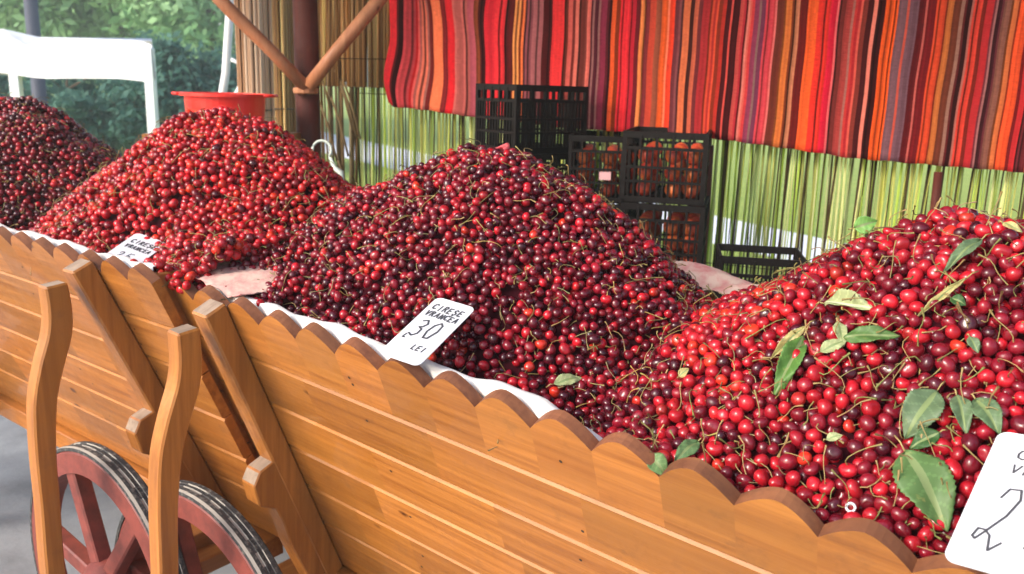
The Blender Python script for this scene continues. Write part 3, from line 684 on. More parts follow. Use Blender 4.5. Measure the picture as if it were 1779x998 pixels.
# ------------------------------------------------------------------ heaps of cherries
def bumpf(s, t): return .012 * np.sin(s * 17 + t * 5) * np.sin(t * 19 + 1.3 + s * 3) + .008 * np.sin(s * 37 + 2) * np.sin(t * 33)
def heapf(piles, s_far, s_near):
    def f(s, t):
        h = -.03 - .055 * np.clip((np.asarray(s) - .30) / .2, 0, 1)
        for (s0, t0, top, ks) in piles:
            kk = np.where(np.asarray(s) > s0, ks[0], ks[1]); e = np.sqrt((kk * (s - s0)) ** 2 + (t - t0) ** 2 + .15 ** 2) - .15
            h = np.maximum(h, top - 1.12 * e)
        h = np.minimum(h, .03 + (s_far + .03 - s) * 1.6); h = np.minimum(h, .04 + (s - s_near + .045) * 2.2); cf = .05 * np.clip((np.asarray(t) - .10) / .07, 0, 1) - .01; h = np.where(s > s_far - .22, np.maximum(h, cf), h); h = np.where(s < s_near + .16, np.maximum(h, cf), h)
        return h + bumpf(s, t)
    return f
PIL_A = [(.96, .52, .305, (.56, .72)), (-.05, .50, .335, (.72, .6))]; PIL_B = [(.45, .53, .303, (.66, .64)), (1.70, .52, .302, (.6, .68))]
heapB = heapf(PIL_B, 2.1, -.045)
hA = heapf(PIL_A, 1.43, -.72); hB = lambda s, t: heapB(s, t) - .07 * np.exp(-((s - .24) / .10) ** 4 - ((t - .13) / .085) ** 4)
toA = lambda s, t, h: OA + ES * np.asarray(s)[..., None] + ET * np.asarray(t)[..., None] + EZ * np.asarray(h)[..., None]
toB = lambda s, t, h: OB + BS * np.asarray(s)[..., None] + BT * np.asarray(t)[..., None] + BZ * np.asarray(h)[..., None]

def pack(hf, s0, s1, t0, t1, D, layers, seed, keep):
    g = np.random.default_rng(seed); th = D * layers
    # surface area weight by sampling
    A = (s1 - s0) * (t1 - t0) * 1.22; n = int(A * th * .76 / (math.pi * D ** 3 / 6))
    P = np.stack([g.uniform(s0, s1, n), g.uniform(t0, t1, n), -g.uniform(0, th, n)], 1)
    e = 1e-3
    def grad(P):
        hx = (hf(P[:, 0] + e, P[:, 1]) - hf(P[:, 0] - e, P[:, 1])) / (2 * e); hy = (hf(P[:, 0], P[:, 1] + e) - hf(P[:, 0], P[:, 1] - e)) / (2 * e)
        nn = np.stack([-hx, -hy, np.ones(len(P))], 1); return nn / np.linalg.norm(nn, axis=1)[:, None]
    P[:, 2] += hf(P[:, 0], P[:, 1])
    P = P[keep(P)]
    rad = g.uniform(.82, 1.13, len(P)) * D / 2 * (np.where(P[:, 0] < .45, 1.06, .95) if seed == 1 else 1.0)
    for it in range(38):
        cell = D * 1.12; ijk = np.floor((P - P.min(0)) / cell).astype(np.int64) + 1; dims = ijk.max(0) + 2
        key = (ijk[:, 0] * dims[1] + ijk[:, 1]) * dims[2] + ijk[:, 2]; order = np.argsort(key, kind='stable'); sk = key[order]
        mv = np.zeros_like(P)
        for dx in (-1, 0, 1):
            for dy in (-1, 0, 1):
                for dz in (-1, 0, 1):
                    nk = key + (dx * dims[1] + dy) * dims[2] + dz; st = np.searchsorted(sk, nk); 
                    for q in range(4):
                        ix = st + q; ok = ix < len(sk); ix = np.where(ok, ix, 0); ok &= sk[ix] == nk; j = order[ix]; ok &= j != np.arange(len(P))
                        if not ok.any(): break
                        d = P - P[j]; L = np.linalg.norm(d, axis=1) + 1e-9; ov = np.where(ok, np.maximum(0, (rad + rad[j]) * .98 - L), 0)
                        mv += d / L[:, None] * (ov * .42)[:, None]
        ml = np.linalg.norm(mv, axis=1) + 1e-9; mv *= (np.minimum(ml, D * .35) / ml)[:, None]
        P += mv
        nn = grad(P); dep = (hf(P[:, 0], P[:, 1]) - P[:, 2]) * nn[:, 2]
        P += nn * np.where(dep < 0, dep, np.where(dep > th, dep - th, 0))[:, None]
        hz = P[:, 2]; inn = .036 + .44 * np.maximum(0, -hz) + rad
        P[:, 0] = np.clip(P[:, 0], s0, s1); P[:, 1] = np.clip(P[:, 1], inn, WIDE - inn)
    nn = grad(P); dep = (hf(P[:, 0], P[:, 1]) - P[:, 2]) * nn[:, 2]
    return P, rad, nn, dep
def project(P):
    q = P - CAM; z = q @ FWD; return CX + F * (q @ RGT) / z, CY - F * (q @ UPV) / z, z
def keep_for(to):
    def k(P):
        u, v, z = project(to(P[:, 0], P[:, 1], P[:, 2])); return (u > -260) & (u < 3300) & (v > -50) & (v < 1300) & (z > .3)
    return k
DA, DB = .0208, .0222
PA, RA, NA, DEPA = pack(hA, -.66, 1.455, .055, .95, DA, 1.9, 1, keep_for(toA))
PBk, RB, NB, DEPB = pack(hB, -.085, 2.05, .055, .95, DB, 1.5, 2, keep_for(toB))

# one cherry: slightly heart shaped, stem cavity on top
def cherry_geo(nu, nv):
    V = [(0, 0, .80)]; Fq = []
    for j in range(1, nv):
        th = math.pi * j / nv; r = math.sin(th); z = math.cos(th)
        z2 = z * .90 - .13 * math.exp(-(th / .40) ** 2); r2 = r * (1.0 + .09 * math.cos(th))
        for i in range(nu):
            a = 2 * math.pi * i / nu; V.append((r2 * math.cos(a) * 1.04, r2 * math.sin(a) * (.93 + (.03 if math.cos(a) > 0 else 0)), z2 + .05 * math.sin(th) * math.cos(2 * a)))
    V.append((0, 0, -.93)); L = len(V) - 1
    for i in range(nu): Fq.append([0, 1 + i, 1 + (i + 1) % nu, 0])
    for j in range(nv - 2):
        for i in range(nu): a = 1 + j * nu + i; b_ = 1 + j * nu + (i + 1) % nu; Fq.append([a, a + nu, b_ + nu, b_])
    for i in range(nu): Fq.append([L, 1 + (nv - 2) * nu + (i + 1) % nu, 1 + (nv - 2) * nu + i, L])
    return np.array(V), Fq
def tri(Fq): 
    out = []
    for f in Fq:
        f2 = list(dict.fromkeys(f))
        if len(f2) == 3: out.append(f2)
        else: out += [[f2[0], f2[1], f2[2]], [f2[0], f2[2], f2[3]]]
    return np.array(out)
def rotmats(ax, g):
    n = len(ax); z = ax / np.linalg.norm(ax, axis=1)[:, None]; x = np.cross(z, g.normal(size=(n, 3))); x /= np.linalg.norm(x, axis=1)[:, None]; y = np.cross(z, x)
    return np.stack([x, y, z], 2)
def stem_paths(n, g):
    """stem in cherry units of metres: from the cavity, bending over; 6 points"""
    L = g.uniform(.026, .056, n); k = g.normal(0, 1.0, (n, 2)) * .9; pts = []
    for q in range(6):
        f = q / 5; bx = k[:, 0] * f * f * .45 * L; by = k[:, 1] * f * f * .45 * L + .12 * L * np.sin(f * 5) ; pts.append(np.stack([bx, by, L * f * (1 - .18 * f * np.abs(k).sum(1) * .5)], 1))
    return np.stack(pts, 1)          # n,6,3
def stem_tubes(Pt, rad, cols):
    n, m_, _ = Pt.shape; seg = 4; d = np.gradient(Pt, axis=1); d /= np.linalg.norm(d, axis=2)[..., None] + 1e-9
    x = np.cross(d, np.array([.31, .17, .93])); x /= np.linalg.norm(x, axis=2)[..., None] + 1e-9; y = np.cross(d, x); V = []
    rr = rad * np.array([1.3, 1, .9, .9, 1.0, 1.9])
    for k in range(seg): a = 2 * math.pi * k / seg; V.append(Pt + (x * math.cos(a) + y * math.sin(a)) * rr[None, :, None])
    V = np.stack(V, 2).reshape(-1, 3)         # n,m,seg
    base = (np.arange(n) * m_ * seg)[:, None, None, None]; i = np.arange(m_ - 1)[None, :, None, None]; k = np.arange(seg)[None, None, :, None]
    f = np.concatenate([base + i * seg + k, base + i * seg + (k + 1) % seg, base + (i + 1) * seg + (k + 1) % seg, base + (i + 1) * seg + k], 3).reshape(-1, 4)
    return V, f, np.repeat(cols, (m_ - 1) * seg, axis=0)
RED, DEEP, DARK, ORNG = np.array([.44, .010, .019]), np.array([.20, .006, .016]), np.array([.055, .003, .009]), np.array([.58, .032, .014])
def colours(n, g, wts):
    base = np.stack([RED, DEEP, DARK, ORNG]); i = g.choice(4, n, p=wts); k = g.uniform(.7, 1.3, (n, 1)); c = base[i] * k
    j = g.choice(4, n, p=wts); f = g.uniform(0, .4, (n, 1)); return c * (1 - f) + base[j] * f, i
def axes_for(Nn, g, upb=.35):
    r = g.normal(size=Nn.shape); r /= np.linalg.norm(r, axis=1)[:, None]; return r + Nn * upb

def heap_stuff(name, label, to, Ebasis, P, Rr, Nn, dep, idx, wts, geo, seed, hf, srange, stem_p, group, colarr):
    g = np.random.default_rng(seed); V0, T0 = geo; n = len(idx)
    W = to(P[idx, 0], P[idx, 1], P[idx, 2]); NW = Nn[idx] @ Ebasis; ax = axes_for(NW, g)
    M = rotmats(ax, g); r = Rr[idx]
    sq = g.uniform(.90, 1.10, (n, 1, 3)); V = (np.einsum('nij,nvj->nvi', M, V0[None] * sq) * r[:, None, None] + W[:, None, :]).reshape(-1, 3)
    Fq = (T0[None] + (np.arange(n) * len(V0))[:, None, None]).reshape(-1, 3); C = np.repeat(colarr[idx], len(T0), axis=0)
    # dark sheet filling the gaps under the top layers
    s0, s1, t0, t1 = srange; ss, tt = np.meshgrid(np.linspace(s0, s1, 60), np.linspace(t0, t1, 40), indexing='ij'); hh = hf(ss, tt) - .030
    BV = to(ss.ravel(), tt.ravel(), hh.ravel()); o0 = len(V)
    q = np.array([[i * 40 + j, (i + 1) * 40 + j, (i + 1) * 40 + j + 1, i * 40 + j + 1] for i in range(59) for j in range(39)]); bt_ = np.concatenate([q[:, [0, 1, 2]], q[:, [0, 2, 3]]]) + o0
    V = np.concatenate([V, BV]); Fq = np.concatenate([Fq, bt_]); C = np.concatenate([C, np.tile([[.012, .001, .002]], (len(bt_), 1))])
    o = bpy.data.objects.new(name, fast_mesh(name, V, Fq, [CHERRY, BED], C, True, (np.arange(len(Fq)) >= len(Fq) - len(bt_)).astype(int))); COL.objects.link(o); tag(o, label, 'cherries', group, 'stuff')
    # stems
    sel = np.where((dep[idx] < DA * .75) & (g.random(n) < stem_p))[0]; k = len(sel); pts = stem_paths(k, g)
    ps = np.einsum('nij,nqj->nqi', M[sel], pts) + W[sel][:, None, :] + (M[sel][:, :, 2] * (r[sel] * .75)[:, None])[:, None, :]
    rel = ((ps - W[sel][:, None, :]) * NW[sel][:, None, :]).sum(2); lim = .008 + .006 * g.random((k, 1)); tgt = np.where(rel > lim, lim + (rel - lim) * .35, np.where(rel < .002, .002 + (rel - .002) * .25, rel)); ps = ps + NW[sel][:, None, :] * ((tgt - rel) * np.linspace(0, 1, 6)[None, :] ** .7)[..., None]
    sc = np.array([.25, .185, .07]) * g.uniform(.55, 1.35, (k, 1)) * np.stack([g.uniform(.8, 1.15, k), np.ones(k), g.uniform(.7, 1.3, k)], 1)
    SV, SF, SCc = stem_tubes(ps, .0008, sc)
    so = bpy.data.objects.new('stems', fast_mesh('stems', SV, SF, STEM, SCc)); COL.objects.link(so); so.parent = o; so['kind'] = 'stuff'
    return o
# --- which cherries of the near heap show largest: paint coarse discs, far to near, and count the pixels each keeps
def visible_px(W, rad, wpx=1024, hpx=574):
    u, v, z = project(W); k = wpx / 1779.0; u *= k; v *= k; rp = rad * F * k / z; buf = -np.ones((hpx, wpx), np.int32)
    for i in np.argsort(-z):
        r = rp[i]; x0, x1, y0, y1 = int(max(0, u[i] - r)), int(min(wpx - 1, u[i] + r)) + 1, int(max(0, v[i] - r)), int(min(hpx - 1, v[i] + r)) + 1
        if x1 <= x0 or y1 <= y0: continue
        yy, xx = np.ogrid[y0:y1, x0:x1]; buf[y0:y1, x0:x1][(xx - u[i]) ** 2 + (yy - v[i]) ** 2 <= r * r] = i
    return np.bincount(buf[buf >= 0], minlength=len(W)), u / k, v / k
gC = np.random.default_rng(5)
WA = toA(PA[:, 0], PA[:, 1], PA[:, 2])
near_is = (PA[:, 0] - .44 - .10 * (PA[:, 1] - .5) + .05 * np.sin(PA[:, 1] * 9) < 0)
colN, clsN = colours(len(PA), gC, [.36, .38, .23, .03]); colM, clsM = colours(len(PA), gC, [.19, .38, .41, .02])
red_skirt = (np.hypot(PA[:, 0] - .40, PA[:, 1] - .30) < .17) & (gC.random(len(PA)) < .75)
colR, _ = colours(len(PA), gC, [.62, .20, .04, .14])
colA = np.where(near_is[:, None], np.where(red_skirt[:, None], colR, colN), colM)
colB1, _ = colours(len(PBk), gC, [.60, .24, .06, .10]); colB1 = colB1 * np.array([1.08, 1.12, .9]); colB2, _ = colours(len(PBk), gC, [.16, .42, .40, .02])
b_near = PBk[:, 0] < 1.03; colB = np.where(b_near[:, None], colB1, colB2)
vis, uA, vA = visible_px(WA, RA)
cand = np.where(near_is)[0]; cand = cand[np.argsort(-vis[cand])][:300]; single = np.zeros(len(PA), bool); single[cand] = True
GEO = cherry_geo(12, 8); GEO = (GEO[0], tri(GEO[1])); GEOB = cherry_geo(9, 6); GEOB = (GEOB[0], tri(GEOB[1]))
EBA = np.stack([ES, ET, EZ]); EBB = np.stack([BS, BT, BZ])
near_idx = np.where(near_is & ~single)[0]; mid_idx = np.where(~near_is)[0]
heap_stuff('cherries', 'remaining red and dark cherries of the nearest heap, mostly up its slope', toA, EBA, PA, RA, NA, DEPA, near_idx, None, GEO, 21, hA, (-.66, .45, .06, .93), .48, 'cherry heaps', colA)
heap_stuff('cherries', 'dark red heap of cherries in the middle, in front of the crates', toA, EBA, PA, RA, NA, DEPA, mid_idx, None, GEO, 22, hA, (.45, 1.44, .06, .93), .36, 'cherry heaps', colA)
heap_stuff('cherries', 'bright red heap of cherries in front of the red tub', toB, EBB, PBk, RB, NB, DEPB, np.where(b_near)[0], None, GEOB, 23, hB, (-.06, 1.03, .06, .93), .36, 'cherry heaps', colB)
heap_stuff('cherries', 'dark heap of cherries cut off by the left edge, below the white tent', toB, EBB, PBk, RB, NB, DEPB, np.where(~b_near)[0], None, GEOB, 24, hB, (1.03, 2.05, .06, .93), .36, 'cherry heaps', colB)

# --- the 300 single cherries with their stems
V1, F1 = cherry_geo(24, 16); me1 = bpy.data.meshes.new('cherry'); me1.from_pydata([tuple(x) for x in V1], [], [list(dict.fromkeys(f)) for f in F1]); me1.materials.append(CHERRY_ONE)
me1.polygons.foreach_set('use_smooth', [True] * len(me1.polygons))
stem_meshes = []
sp = stem_paths(10, np.random.default_rng(77))
for k in range(10):
    q = sp[k:k + 1] / (DA / 2); q = q + np.array([0, 0, .75]); SV, SF, SCc = stem_tubes(q, .0008 / (DA / 2), np.array([[.3, .24, .1]])); stem_meshes.append(fast_mesh('stem', SV, SF, STEM_ONE, SCc))
LAND = [(1610, 850, 'around the broad leaf by the large price card'), (1700, 960, 'beside the lower edge of the large price card'), (1640, 720, 'around the grey green leaf cluster'), (1370, 640, 'around the narrow upright green leaf'),
        (1170, 800, 'around the two small leaves at the plank edge'), (1470, 560, 'around the long leaf with the pale folded leaf'), (1420, 860, 'along the scalloped plank below the heap'), (1660, 480, 'around the thin yellowish leaves on the slope'), (1250, 700, 'on the left skirt of the nearest heap')]
CN = ['bright red', 'deep red', 'near black', 'orange red']
for i in cand:
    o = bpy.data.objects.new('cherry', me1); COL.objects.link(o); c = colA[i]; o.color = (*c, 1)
    ax = axes_for((NA[i] @ EBA)[None], gC, .55); M = rotmats(ax, gC)[0]; r = RA[i]; q3 = gC.uniform(.90, 1.12, 3)
    o.matrix_world = Matrix([[M[a][0] * r * q3[0], M[a][1] * r * q3[1], M[a][2] * r * q3[2], WA[i][a]] for a in range(3)] + [[0, 0, 0, 1]])
    cls = CN[int(np.argmin([np.linalg.norm(np.log(c + .003) - np.log(x + .003)) for x in (RED, DEEP, DARK, ORNG)]))]
    land = min(LAND, key=lambda L: (L[0] - uA[i]) ** 2 + (L[1] - vA[i]) ** 2)[2]
    tag(o, f'{cls} cherry {land}', 'cherry', 'cherries lying on top of the nearest heap')
    if gC.random() < .7:
        s_ = bpy.data.objects.new('stem', stem_meshes[gC.integers(0, 10)]); COL.objects.link(s_); s_.parent = o

# ------------------------------------------------------------------ leaves on the heaps
def hitA(u, v, lift=0.0):
    r = ray(u, v); r = r / np.linalg.norm(r)
    for k in range(4000):
        p = CAM + r * (.6 + k * .001); q = p - OA; s, t, h = q @ ES, q @ ET, q @ EZ
        if 0.02 < t < 1.0 and h < hA(np.array(s), np.array(t)) + lift: return p
    return CAM + r * 1.6
def hitB(u, v, lift=0.0):
    r = ray(u, v); r = r / np.linalg.norm(r)
    for k in range(4000):
        p = CAM + r * (.8 + k * .001); q = p - OB; s, t, h = q @ BS, q @ BT, q[2]
        if 0.0 < t < 1.0 and h < hB(np.array(s), np.array(t)) + lift: return p
    return CAM + r * 2.4
def leaf(p0, p1, width, nrm, col, vein, label, curl=.15, fold=.25, droop=.1, stemlen=.25, twist=0.0):
    L = np.linalg.norm(p1 - p0); x = (p1 - p0) / L; n = nrm - x * (nrm @ x); n /= np.linalg.norm(n); y = np.cross(n, x)
    o = np.array(p0); NU, NV = 30, 12; V = []; C = []; Fc = []
    for i in range(NU + 1):
        f = i / NU; wv = width / 2 * (math.sin(math.pi * min(1, f ** .85)) ** .8 if 0 < f < 1 else 0.0) * (1 - .25 * f) * (1 + (.05 if i % 2 else -.03))
        for j in range(-NV // 2, NV // 2 + 1):
            g = j / (NV / 2); w_ = wv * g
            z = fold * abs(w_) + .03 * L * math.sin(f * 7 + g * 3 + len(label)) + curl * L * .5 * math.sin(f * math.pi) - droop * L * f * f + .018 * L * math.sin(f * 19 + abs(g) * 2.2) * abs(g)
            a = twist * f
            V.append(x * L * f + (y * math.cos(a) + n * math.sin(a)) * w_ + n * z)
    nr = NV + 1
    for i in range(NU):
        for j in range(NV):
            Fc.append([i * nr + j, i * nr + j + 1, (i + 1) * nr + j + 1, (i + 1) * nr + j]); jj = j - NV / 2 + .5
            isv = abs(jj) < 1; side = (i - int(abs(jj) * .9)) % 5 == 0
            C.append(vein if isv else tuple(c * (1.25 if side else 1.0) for c in col))
    b = MB(); b.add(V, Fc, 0, C)
    if stemlen: b.tube([np.zeros(3), -x * L * stemlen * .5 + n * .003, -x * L * stemlen - n * .004], .0011, 5, 0, (.34, .26, .10))
    ob = b.build('cherry_leaf', LEAF, smooth=True); ob.location = o
    md = ob.modifiers.new('thickness', 'SOLIDIFY'); md.thickness = .0006
    tag(ob, label, 'leaf', 'leaves lying among the cherries'); return ob
GRN, GREY, PALE, YEL, DKG = (.06, .12, .03), (.085, .13, .065), (.26, .29, .14), (.30, .26, .10), (.03, .075, .02)
V_ = (.15, .20, .08)
toC = lambda p: (CAM - p) / np.linalg.norm(CAM - p)
def L2(u0, v0, u1, v1, wpx, col, label, lift=.015, tilt=(0, 0, .8), **kw):
    a, c = hitA(u0, v0, lift), hitA(u1, v1, lift); mid = (a + c) / 2; d = np.linalg.norm(mid - CAM)
    # keep the blade near the heap surface but pull very long foreshortened tips back
    nr = toC(mid) * 1.0 + np.array(tilt); leaf(a, c, wpx * d / F, nr, col, kw.pop('vein', V_), label, **kw)
L2(1572, 785, 1648, 918, 92, (.07, .13, .04), 'broad oval green leaf left of the large price card', curl=.2, fold=.2, lift=.026)
L2(1434, 528, 1517, 532, 40, PALE, 'pale folded leaf, palest on the slope, above the long green leaf', vein=(.42, .45, .28), curl=.05, fold=.9)
L2(1466, 588, 1562, 580, 36, GRN, 'long green leaf lying flat with a thin stalk to its right', stemlen=0, curl=.12)
L2(1425, 612, 1472, 590, 26, PALE, 'small pale leaf at the left tip of the long green leaf', curl=.1)
L2(1455, 560, 1466, 598, 24, PALE, 'tiny pale upright leaf crossing the long green leaf', curl=.1)
L2(1396, 585, 1345, 688, 40, (.07, .15, .03), 'narrow upright green leaf left of the long flat leaf', curl=.12, fold=.5)
L2(1400, 568, 1338, 622, 20, YEL, 'narrow yellowish leaf just above the narrow upright leaf', curl=.1, fold=.6)
L2(1628, 680, 1572, 760, 62, GREY, 'grey green leaf with drooping tip above the broad oval leaf', curl=.25, fold=.35)
L2(1662, 688, 1680, 752, 34, GREY, 'grey green leaf hanging in the cluster between two others', curl=.2, fold=.5)
L2(1695, 695, 1738, 752, 44, (.08, .13, .06), 'grey green leaf on the right of the cluster', curl=.2, fold=.4)
L2(1632, 752, 1580, 778, 34, DKG, 'dark green leaf tucked under the cluster', curl=.1)
L2(1704, 418, 1635, 478, 30, GREY, 'twisted grey green leaf near the top of the slope', curl=.25, fold=.7, twist=.9)
L2(1678, 485, 1590, 550, 13, YEL, 'thin yellowish straw-like leaf on the slope', curl=.05, fold=.9)
L2(1652, 518, 1678, 530, 22, DKG, 'small dark green leaf under the straw-like leaf')
L2(1684, 586, 1700, 612, 20, GREY, 'tiny grey green leaf between the cluster and the straw-like leaf')
L2(1128, 792, 1158, 826, 40, (.10, .17, .06), 'small round leaf at the plank edge, the lower left of a pair', curl=.15)
L2(1212, 768, 1172, 800, 32, (.08, .14, .055), 'small round leaf at the plank edge, the upper right of a pair', curl=.15)
L2(1484, 396, 1524, 384, 32, (.12, .26, .06), 'bright green leaf standing on the crest before the reeds', lift=.02, tilt=(0, 0, 0), curl=.2)
L2(1436, 764, 1464, 756, 18, PALE, 'tiny pale leaf low on the nearest heap above the plank')
L2(1180, 655, 1196, 640, 18, YEL, 'tiny yellowish leaf on the left skirt of the nearest heap')
L2(962, 668, 1012, 655, 26, PALE, 'pale leaf in the hollow between the middle and nearest heaps')
L2(1742, 388, 1776, 402, 15, YEL, 'thin yellowish leaf on the crest at the right')
p = hitA(1478, 882, .012)
b = MB(); nz = toC(p); xx = np.cross(nz, [0, 0, 1]); xx /= np.linalg.norm(xx); yy = np.cross(nz, xx)
b.tube([(xx * math.cos(k * math.pi / 8) + yy * math.sin(k * math.pi / 8)) * .0052 for k in range(17)], .0017, 8)
o = b.build('plastic_ring', CARD, smooth=True); o.location = p; tag(o, 'tiny white plastic ring lying among cherries near the plank', 'ring')

# ------------------------------------------------------------------ liner and cloths
def cloth(name, fn, nu, nv, m_, label, cat, to=toA):
    V = []; 
    for i in range(nu + 1):
        for j in range(nv + 1): s, t, h = fn(i / nu, j / nv); V.append(to(np.array(s), np.array(t), np.array(h)))
    Fq = np.array([[i * (nv + 1) + j, (i + 1) * (nv + 1) + j, (i + 1) * (nv + 1) + j + 1, i * (nv + 1) + j + 1] for i in range(nu) for j in range(nv)])
    o = bpy.data.objects.new(name, fast_mesh(name, V, Fq, m_)); COL.objects.link(o); md = o.modifiers.new('thickness', 'SOLIDIFY'); md.thickness = .0015
    tag(o, label, cat); return o
wav = lambda x, k: math.sin(x * 31 + k) * .5 + math.sin(x * 67 + 2 * k) * .3 + math.sin(x * 13 + k * 3) * .6
def lin(a, c, s_far):
    def f(x, y):
        s = a + (c - a) * x; t = [.064, .042, .044, .062, .095, .13][min(5, int(y * 5.001))]; h = [-.07, -.024, -.006, -.006, -.03, -.07][min(5, int(y * 5.001))] - (.05 * min(1, max(0, (.5 - s) / .15)) if s_far else 0)
        return s, t + .003 * wav(s, 1 + y), h + .006 * wav(s, 2 + y) * (y > .1)
    return f
cloth('white_liner', lin(-.6, 1.36, 1), 160, 5, LINER, 'white liner sheet showing behind the nearest scalloped plank', 'liner')
cloth('white_liner', lin(0.0, 2.05, 0), 160, 5, LINER, 'white liner sheet behind the farther scalloped plank at left', 'liner', toB)
cloth('stained_cloth', lambda x, y: (1.25 + .32 * x, .035 + .86 * y, -.002 + .009 * wav(x * .9 + y * 1.6, 1) + .016 * min(1, y * 8)), 30, 60, PINKCLOTH, 'pinkish stained cloth at the corner beside the smallest price card', 'cloth')
cloth('stained_cloth', lambda x, y: (.18 + .80 * x, .90 + .13 * y, .022 + .015 * wav(x * .8 + y * .15, 2) + .02 * math.sin(y * 3.1) - .015), 60, 12, PINKCLOTH, 'pinkish stained cloth over the back rim before the crates', 'cloth')

# ------------------------------------------------------------------ price cards
GL = {'C': [[(.9, .85), (.6, 1), (.2, .85), (.05, .5), (.2, .12), (.6, 0), (.95, .15)]], 'I': [[(.5, 1), (.5, 0)]], 'R': [[(.1, 0), (.12, 1), (.6, 1), (.85, .8), (.6, .55), (.12, .5)], [(.45, .5), (.9, 0)]],
      'E': [[(.85, 1), (.12, 1), (.1, 0), (.88, 0)], [(.1, .52), (.7, .52)]], 'S': [[(.88, .85), (.5, 1), (.15, .8), (.3, .55), (.75, .42), (.85, .18), (.5, 0), (.1, .12)], [(.48, -.12), (.42, -.28)]],
      'V': [[(.05, 1), (.45, 0), (.92, 1)]], 'A': [[(.05, 0), (.48, 1), (.92, 0)], [(.2, .36), (.78, .36)]], 'N': [[(.1, 0), (.1, 1), (.85, 0), (.88, 1)]],
      '2': [[(.18, .80), (.3, .98), (.62, 1), (.74, .82), (.6, .5), (.3, .2), (.1, .02), (.0, .06), (.05, .2), (.25, .2), (.45, .12), (.6, -.12), (.85, .05)]],
      '5': [[(.9, 1), (.35, .97), (.22, .55)], [(.22, .55), (.6, .62), (.85, .4), (.75, .1), (.4, -.04), (.1, .08)]],
      '3': [[(.12, .9), (.5, 1), (.8, .8), (.62, .58), (.35, .54)], [(.35, .54), (.75, .46), (.82, .18), (.5, 0), (.08, .1)]], '0': [[(.5, 1), (.15, .8), (.05, .4), (.3, .02), (.7, .05), (.92, .5), (.8, .88), (.5, 1)]],
      'L': [[(.15, 1), (.12, 0), (.8, .02)]]}
def card(bl, br, tl, lines, label, thick=.0015, rnd=.012, ink=.0011):
    """bl, br, tl: three corners in space; text is laid in (0..1, 0..1) of the card"""
    bl, br, tl = map(np.asarray, (bl, br, tl)); X = br - bl; Wd = np.linalg.norm(X); x = X / Wd; Y = tl - bl; Y = Y - x * (Y @ x); Ht = np.linalg.norm(Y); y = Y / Ht; z = np.cross(x, y)
    e = empty('price_card', mw=frame(bl, x, y, z)); tag(e, label, 'price card', 'price cards stuck into the cherries')
    pl = []
    for cx_, cy_, a0 in ((Wd - rnd, rnd, -90), (Wd - rnd, Ht - rnd, 0), (rnd, Ht - rnd, 90), (rnd, rnd, 180)):
        for k in range(6): a = R(a0 + 18 * k); pl.append((cx_ + rnd * math.cos(a), cy_ + rnd * math.sin(a), 0))
    b = MB(); b.prism(pl, (0, 0, -thick)); b.build('board', CARD, e)
    b = MB(); g = random.Random(len(label))
    for (txt, x0, y0, cw, ch, wgt) in lines:
        xx = x0
        for chh in txt:
            jx, jy = g.uniform(-.03, .03) * cw, g.uniform(-.06, .06) * ch
            for st in GL.get(chh, []):
                P = [np.array([(xx + jx + (q[0] * .8 + .18 * q[1]) * cw) * Wd, (y0 + jy + q[1] * ch) * Ht, .0004]) for q in st]
                # flat marker strokes
                for k in range(len(P) - 1):
                    d = P[k + 1] - P[k]; l_ = np.linalg.norm(d)
                    if l_ < 1e-6: continue
                    d /= l_; nn = np.array([-d[1], d[0], 0]) * ink * wgt * .5; a_, c_ = P[k] - d * ink * .3, P[k + 1] + d * ink * .3; lift = np.array([0, 0, .00012 * (k % 5)])
                    b.add([a_ - nn + lift, c_ - nn + lift, c_ + nn + lift, a_ + nn + lift], [[0, 1, 2, 3]])
            xx += cw * 1.12
    b.build('writing', INK, e); return e
for uv in ((158, 463), (216, 484), (236, 404), (292, 422)): q_ = hitB(*uv); print('B', uv, (q_ - CAM) @ FWD)
for uv in ((655, 612), (733, 640), (752, 512), (830, 540), (1636, 972), (1712, 744)): q_ = hitA(*uv); print('A', uv, (q_ - CAM) @ FWD)
def card_px(bl, br, tl, lines, label, **kw): return card(at(*bl), at(*br), at(*tl), lines, label, **kw)
card_px((657, 613, 1.455), (727, 637, 1.42), (751, 513, 1.59), [('CIRESE', .12, .80, .115, .085, 1.0), ('VRANCEA', .10, .69, .105, .075, 1.0), ('30', .14, .36, .30, .27, 1.2), ('L', .12, .30, .1, .06, 1), ('LEI', .52, .18, .10, .07, .9)],
        'white price card marked 30 standing against the middle heap', ink=.0032)
pbl, pbr = on_plane(160, 458, OB + BT * .046, BT), at(217, 478, 2.005)
card(pbl, pbr, at(237, 404, 2.148), [('CIRESE', .14, .74, .115, .09, 1.0), ('VRANCEA', .14, .60, .10, .08, 1.0), ('25', .2, .3, .22, .18, .8)],
        'smallest white price card, tilted on the bright red heap behind the farther cart', ink=.0034)
card_px((1636, 972, .93), (1880, 1040, .84), (1712, 744, 1.06), [('CIRESE', .22, .80, .105, .075, 1.0), ('VRANCEA', .215, .69, .088, .062, 1.0), ('25', .13, .17, .33, .40, 1.15)],
        'largest white price card, marked with a big 2, cut off at the right edge', rnd=.013, ink=.0024)

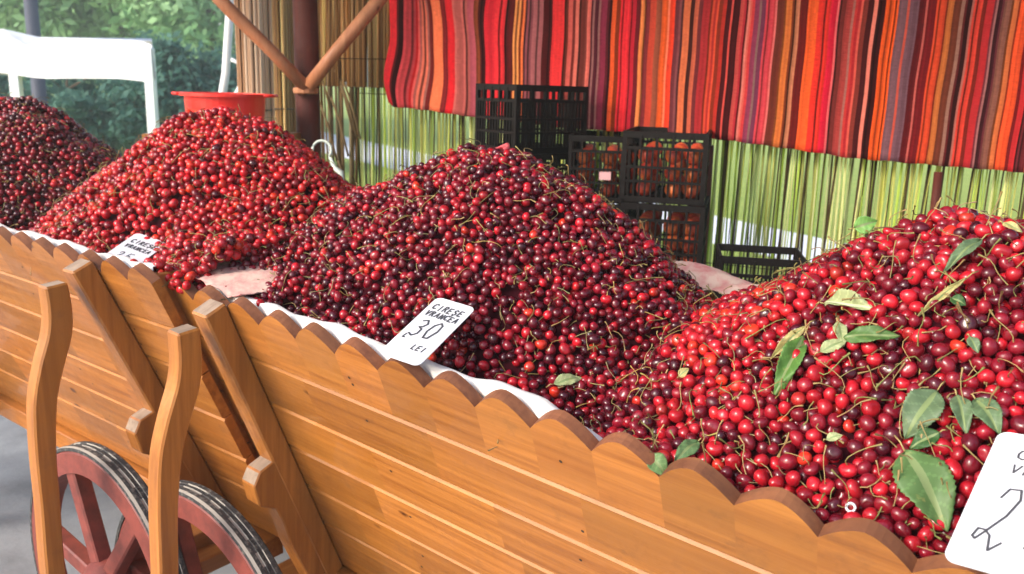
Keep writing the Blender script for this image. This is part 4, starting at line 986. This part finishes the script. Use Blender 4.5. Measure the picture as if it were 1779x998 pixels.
# ------------------------------------------------------------------ tubs, poles and odds behind the heaps
def tub(name, c, r0, r1, h, m_, label, tilt=None):
    e = empty(name, tuple(c)); tag(e, label, 'tub'); n = 40; V = []; prof = [(r0 * .96, 0), (r0, .004), (r1, h - .012), (r1 + .018, h - .012), (r1 + .018, h), (r1 - .002, h), (r0 - .004, .01), (0, .01)]
    for r, z in prof: V += [(math.cos(2 * math.pi * k / n) * r, math.sin(2 * math.pi * k / n) * r, z) for k in range(n)]
    Fc = [[j * n + k, j * n + (k + 1) % n, (j + 1) * n + (k + 1) % n, (j + 1) * n + k] for j in range(len(prof) - 1) for k in range(n)]
    b = MB(); b.add(V, Fc); b.build('bowl', m_, e, smooth=False)
    for sg in (-1, 1):
        b = MB(); b.tube([(sg * (r1 + .012), -.05, h - .006), (sg * (r1 + .04), -.03, h - .006), (sg * (r1 + .04), .03, h - .006), (sg * (r1 + .012), .05, h - .006)], .006, 8)
        b.build('handle', m_, e, smooth=True)
    if tilt: e.rotation_euler = tilt
    return e
d = 3.35; pt = at(391, 162, d); pb = at(391, 232, d); rt = (464 - 312) / 2 / F * d
tub('red_tub', (pt[0], pt[1], pb[2]), rt * .84, rt - .018, pt[2] - pb[2], REDTUB, 'bright red plastic tub behind the bright red heap')
e = empty('wooden_stand', (pt[0], pt[1], 0)); tag(e, 'wooden stand under the red tub behind the heap', 'stand')
b = MB(); b.box((-.25, -.2, pb[2] - .03), (.25, .2, pb[2] - .001)); b.build('top', WOODX, e, .003)
for sx in (-1, 1):
    for sy in (-1, 1): b = MB(); b.box((sx * .22 - .02, sy * .17 - .02, 0), (sx * .22 + .02, sy * .17 + .02, pb[2] - .03)); b.build('leg', WOODZ, e, .003)
pt = at(838, 290, 2.6); tub('pink_basin', (pt[0] + .0, pt[1] + .05, pt[2] - .09), .07, .10, .10, PINKTUB, 'pink basin whose rim curves up behind the middle heap', (R(4), R(-30), 0))
b = MB(); b.tube([at(405, 55, 4.9) + np.array([.03, 0, .5]), at(392, 130, 4.9), at(382, 190, 4.9), at(330, 520, 4.9)], .024, 10); tag(b.build('leaning_pole', WHITEPOLE, smooth=True), 'white pole leaning beside the pale reed roll', 'pole')
b = MB(); q = at(405, 118, 5.0)
b.tube([q + [-.02, 0, .05], q + [.03, 0, .03], q + [.05, 0, -.05], q + [.02, 0, -.13], q + [-.01, 0, -.16], q + [-.03, 0, -.4]], .012, 8); tag(b.build('white_hose', WHITEPOLE, smooth=True), 'bent white hose hanging next to the leaning pole', 'hose')
c = at(559, 262, 3.2)
b = MB(); b.tube([c + np.array([math.cos(a) * .035, .01 * math.sin(a), math.sin(a) * .036]) for a in np.linspace(-.6, 3.9, 18)], .005, 8)
b.tube([c + np.array([.029, 0, -.02]), c + np.array([.05, -.02, -.06]), c + np.array([.075, -.03, -.075]), c + np.array([.085, -.03, -.14]), c + np.array([.085, -.03, -.3])], [.006, .009, .012, .009, .008], 8)
tag(b.build('wire_hoop', mat('pale green wire', (.55, .62, .55), .5), smooth=True), 'pale looped wire at the foot of the braced post', 'wire')

# ------------------------------------------------------------------ haze volume added to pale the far foliage, in place of lens veiling
HZ = bpy.data.materials.new('added haze'); HZ.use_nodes = True; n = HZ.node_tree; n.nodes.clear()
v = n.nodes.new('ShaderNodeVolumePrincipled'); v.inputs['Color'].default_value = (.86, .96, .9, 1); v.inputs['Density'].default_value = .006; v.inputs['Anisotropy'].default_value = .2
o_ = n.nodes.new('ShaderNodeOutputMaterial'); n.links.new(v.outputs[0], o_.inputs['Volume'])
b = MB(); b.box((-60, -8, -1.2), (60, 60, 12.5)); o = b.build('haze', HZ); o['kind'] = 'stuff'
SC.cycles.volume_bounces = 0; SC.cycles.volume_step_rate = 5
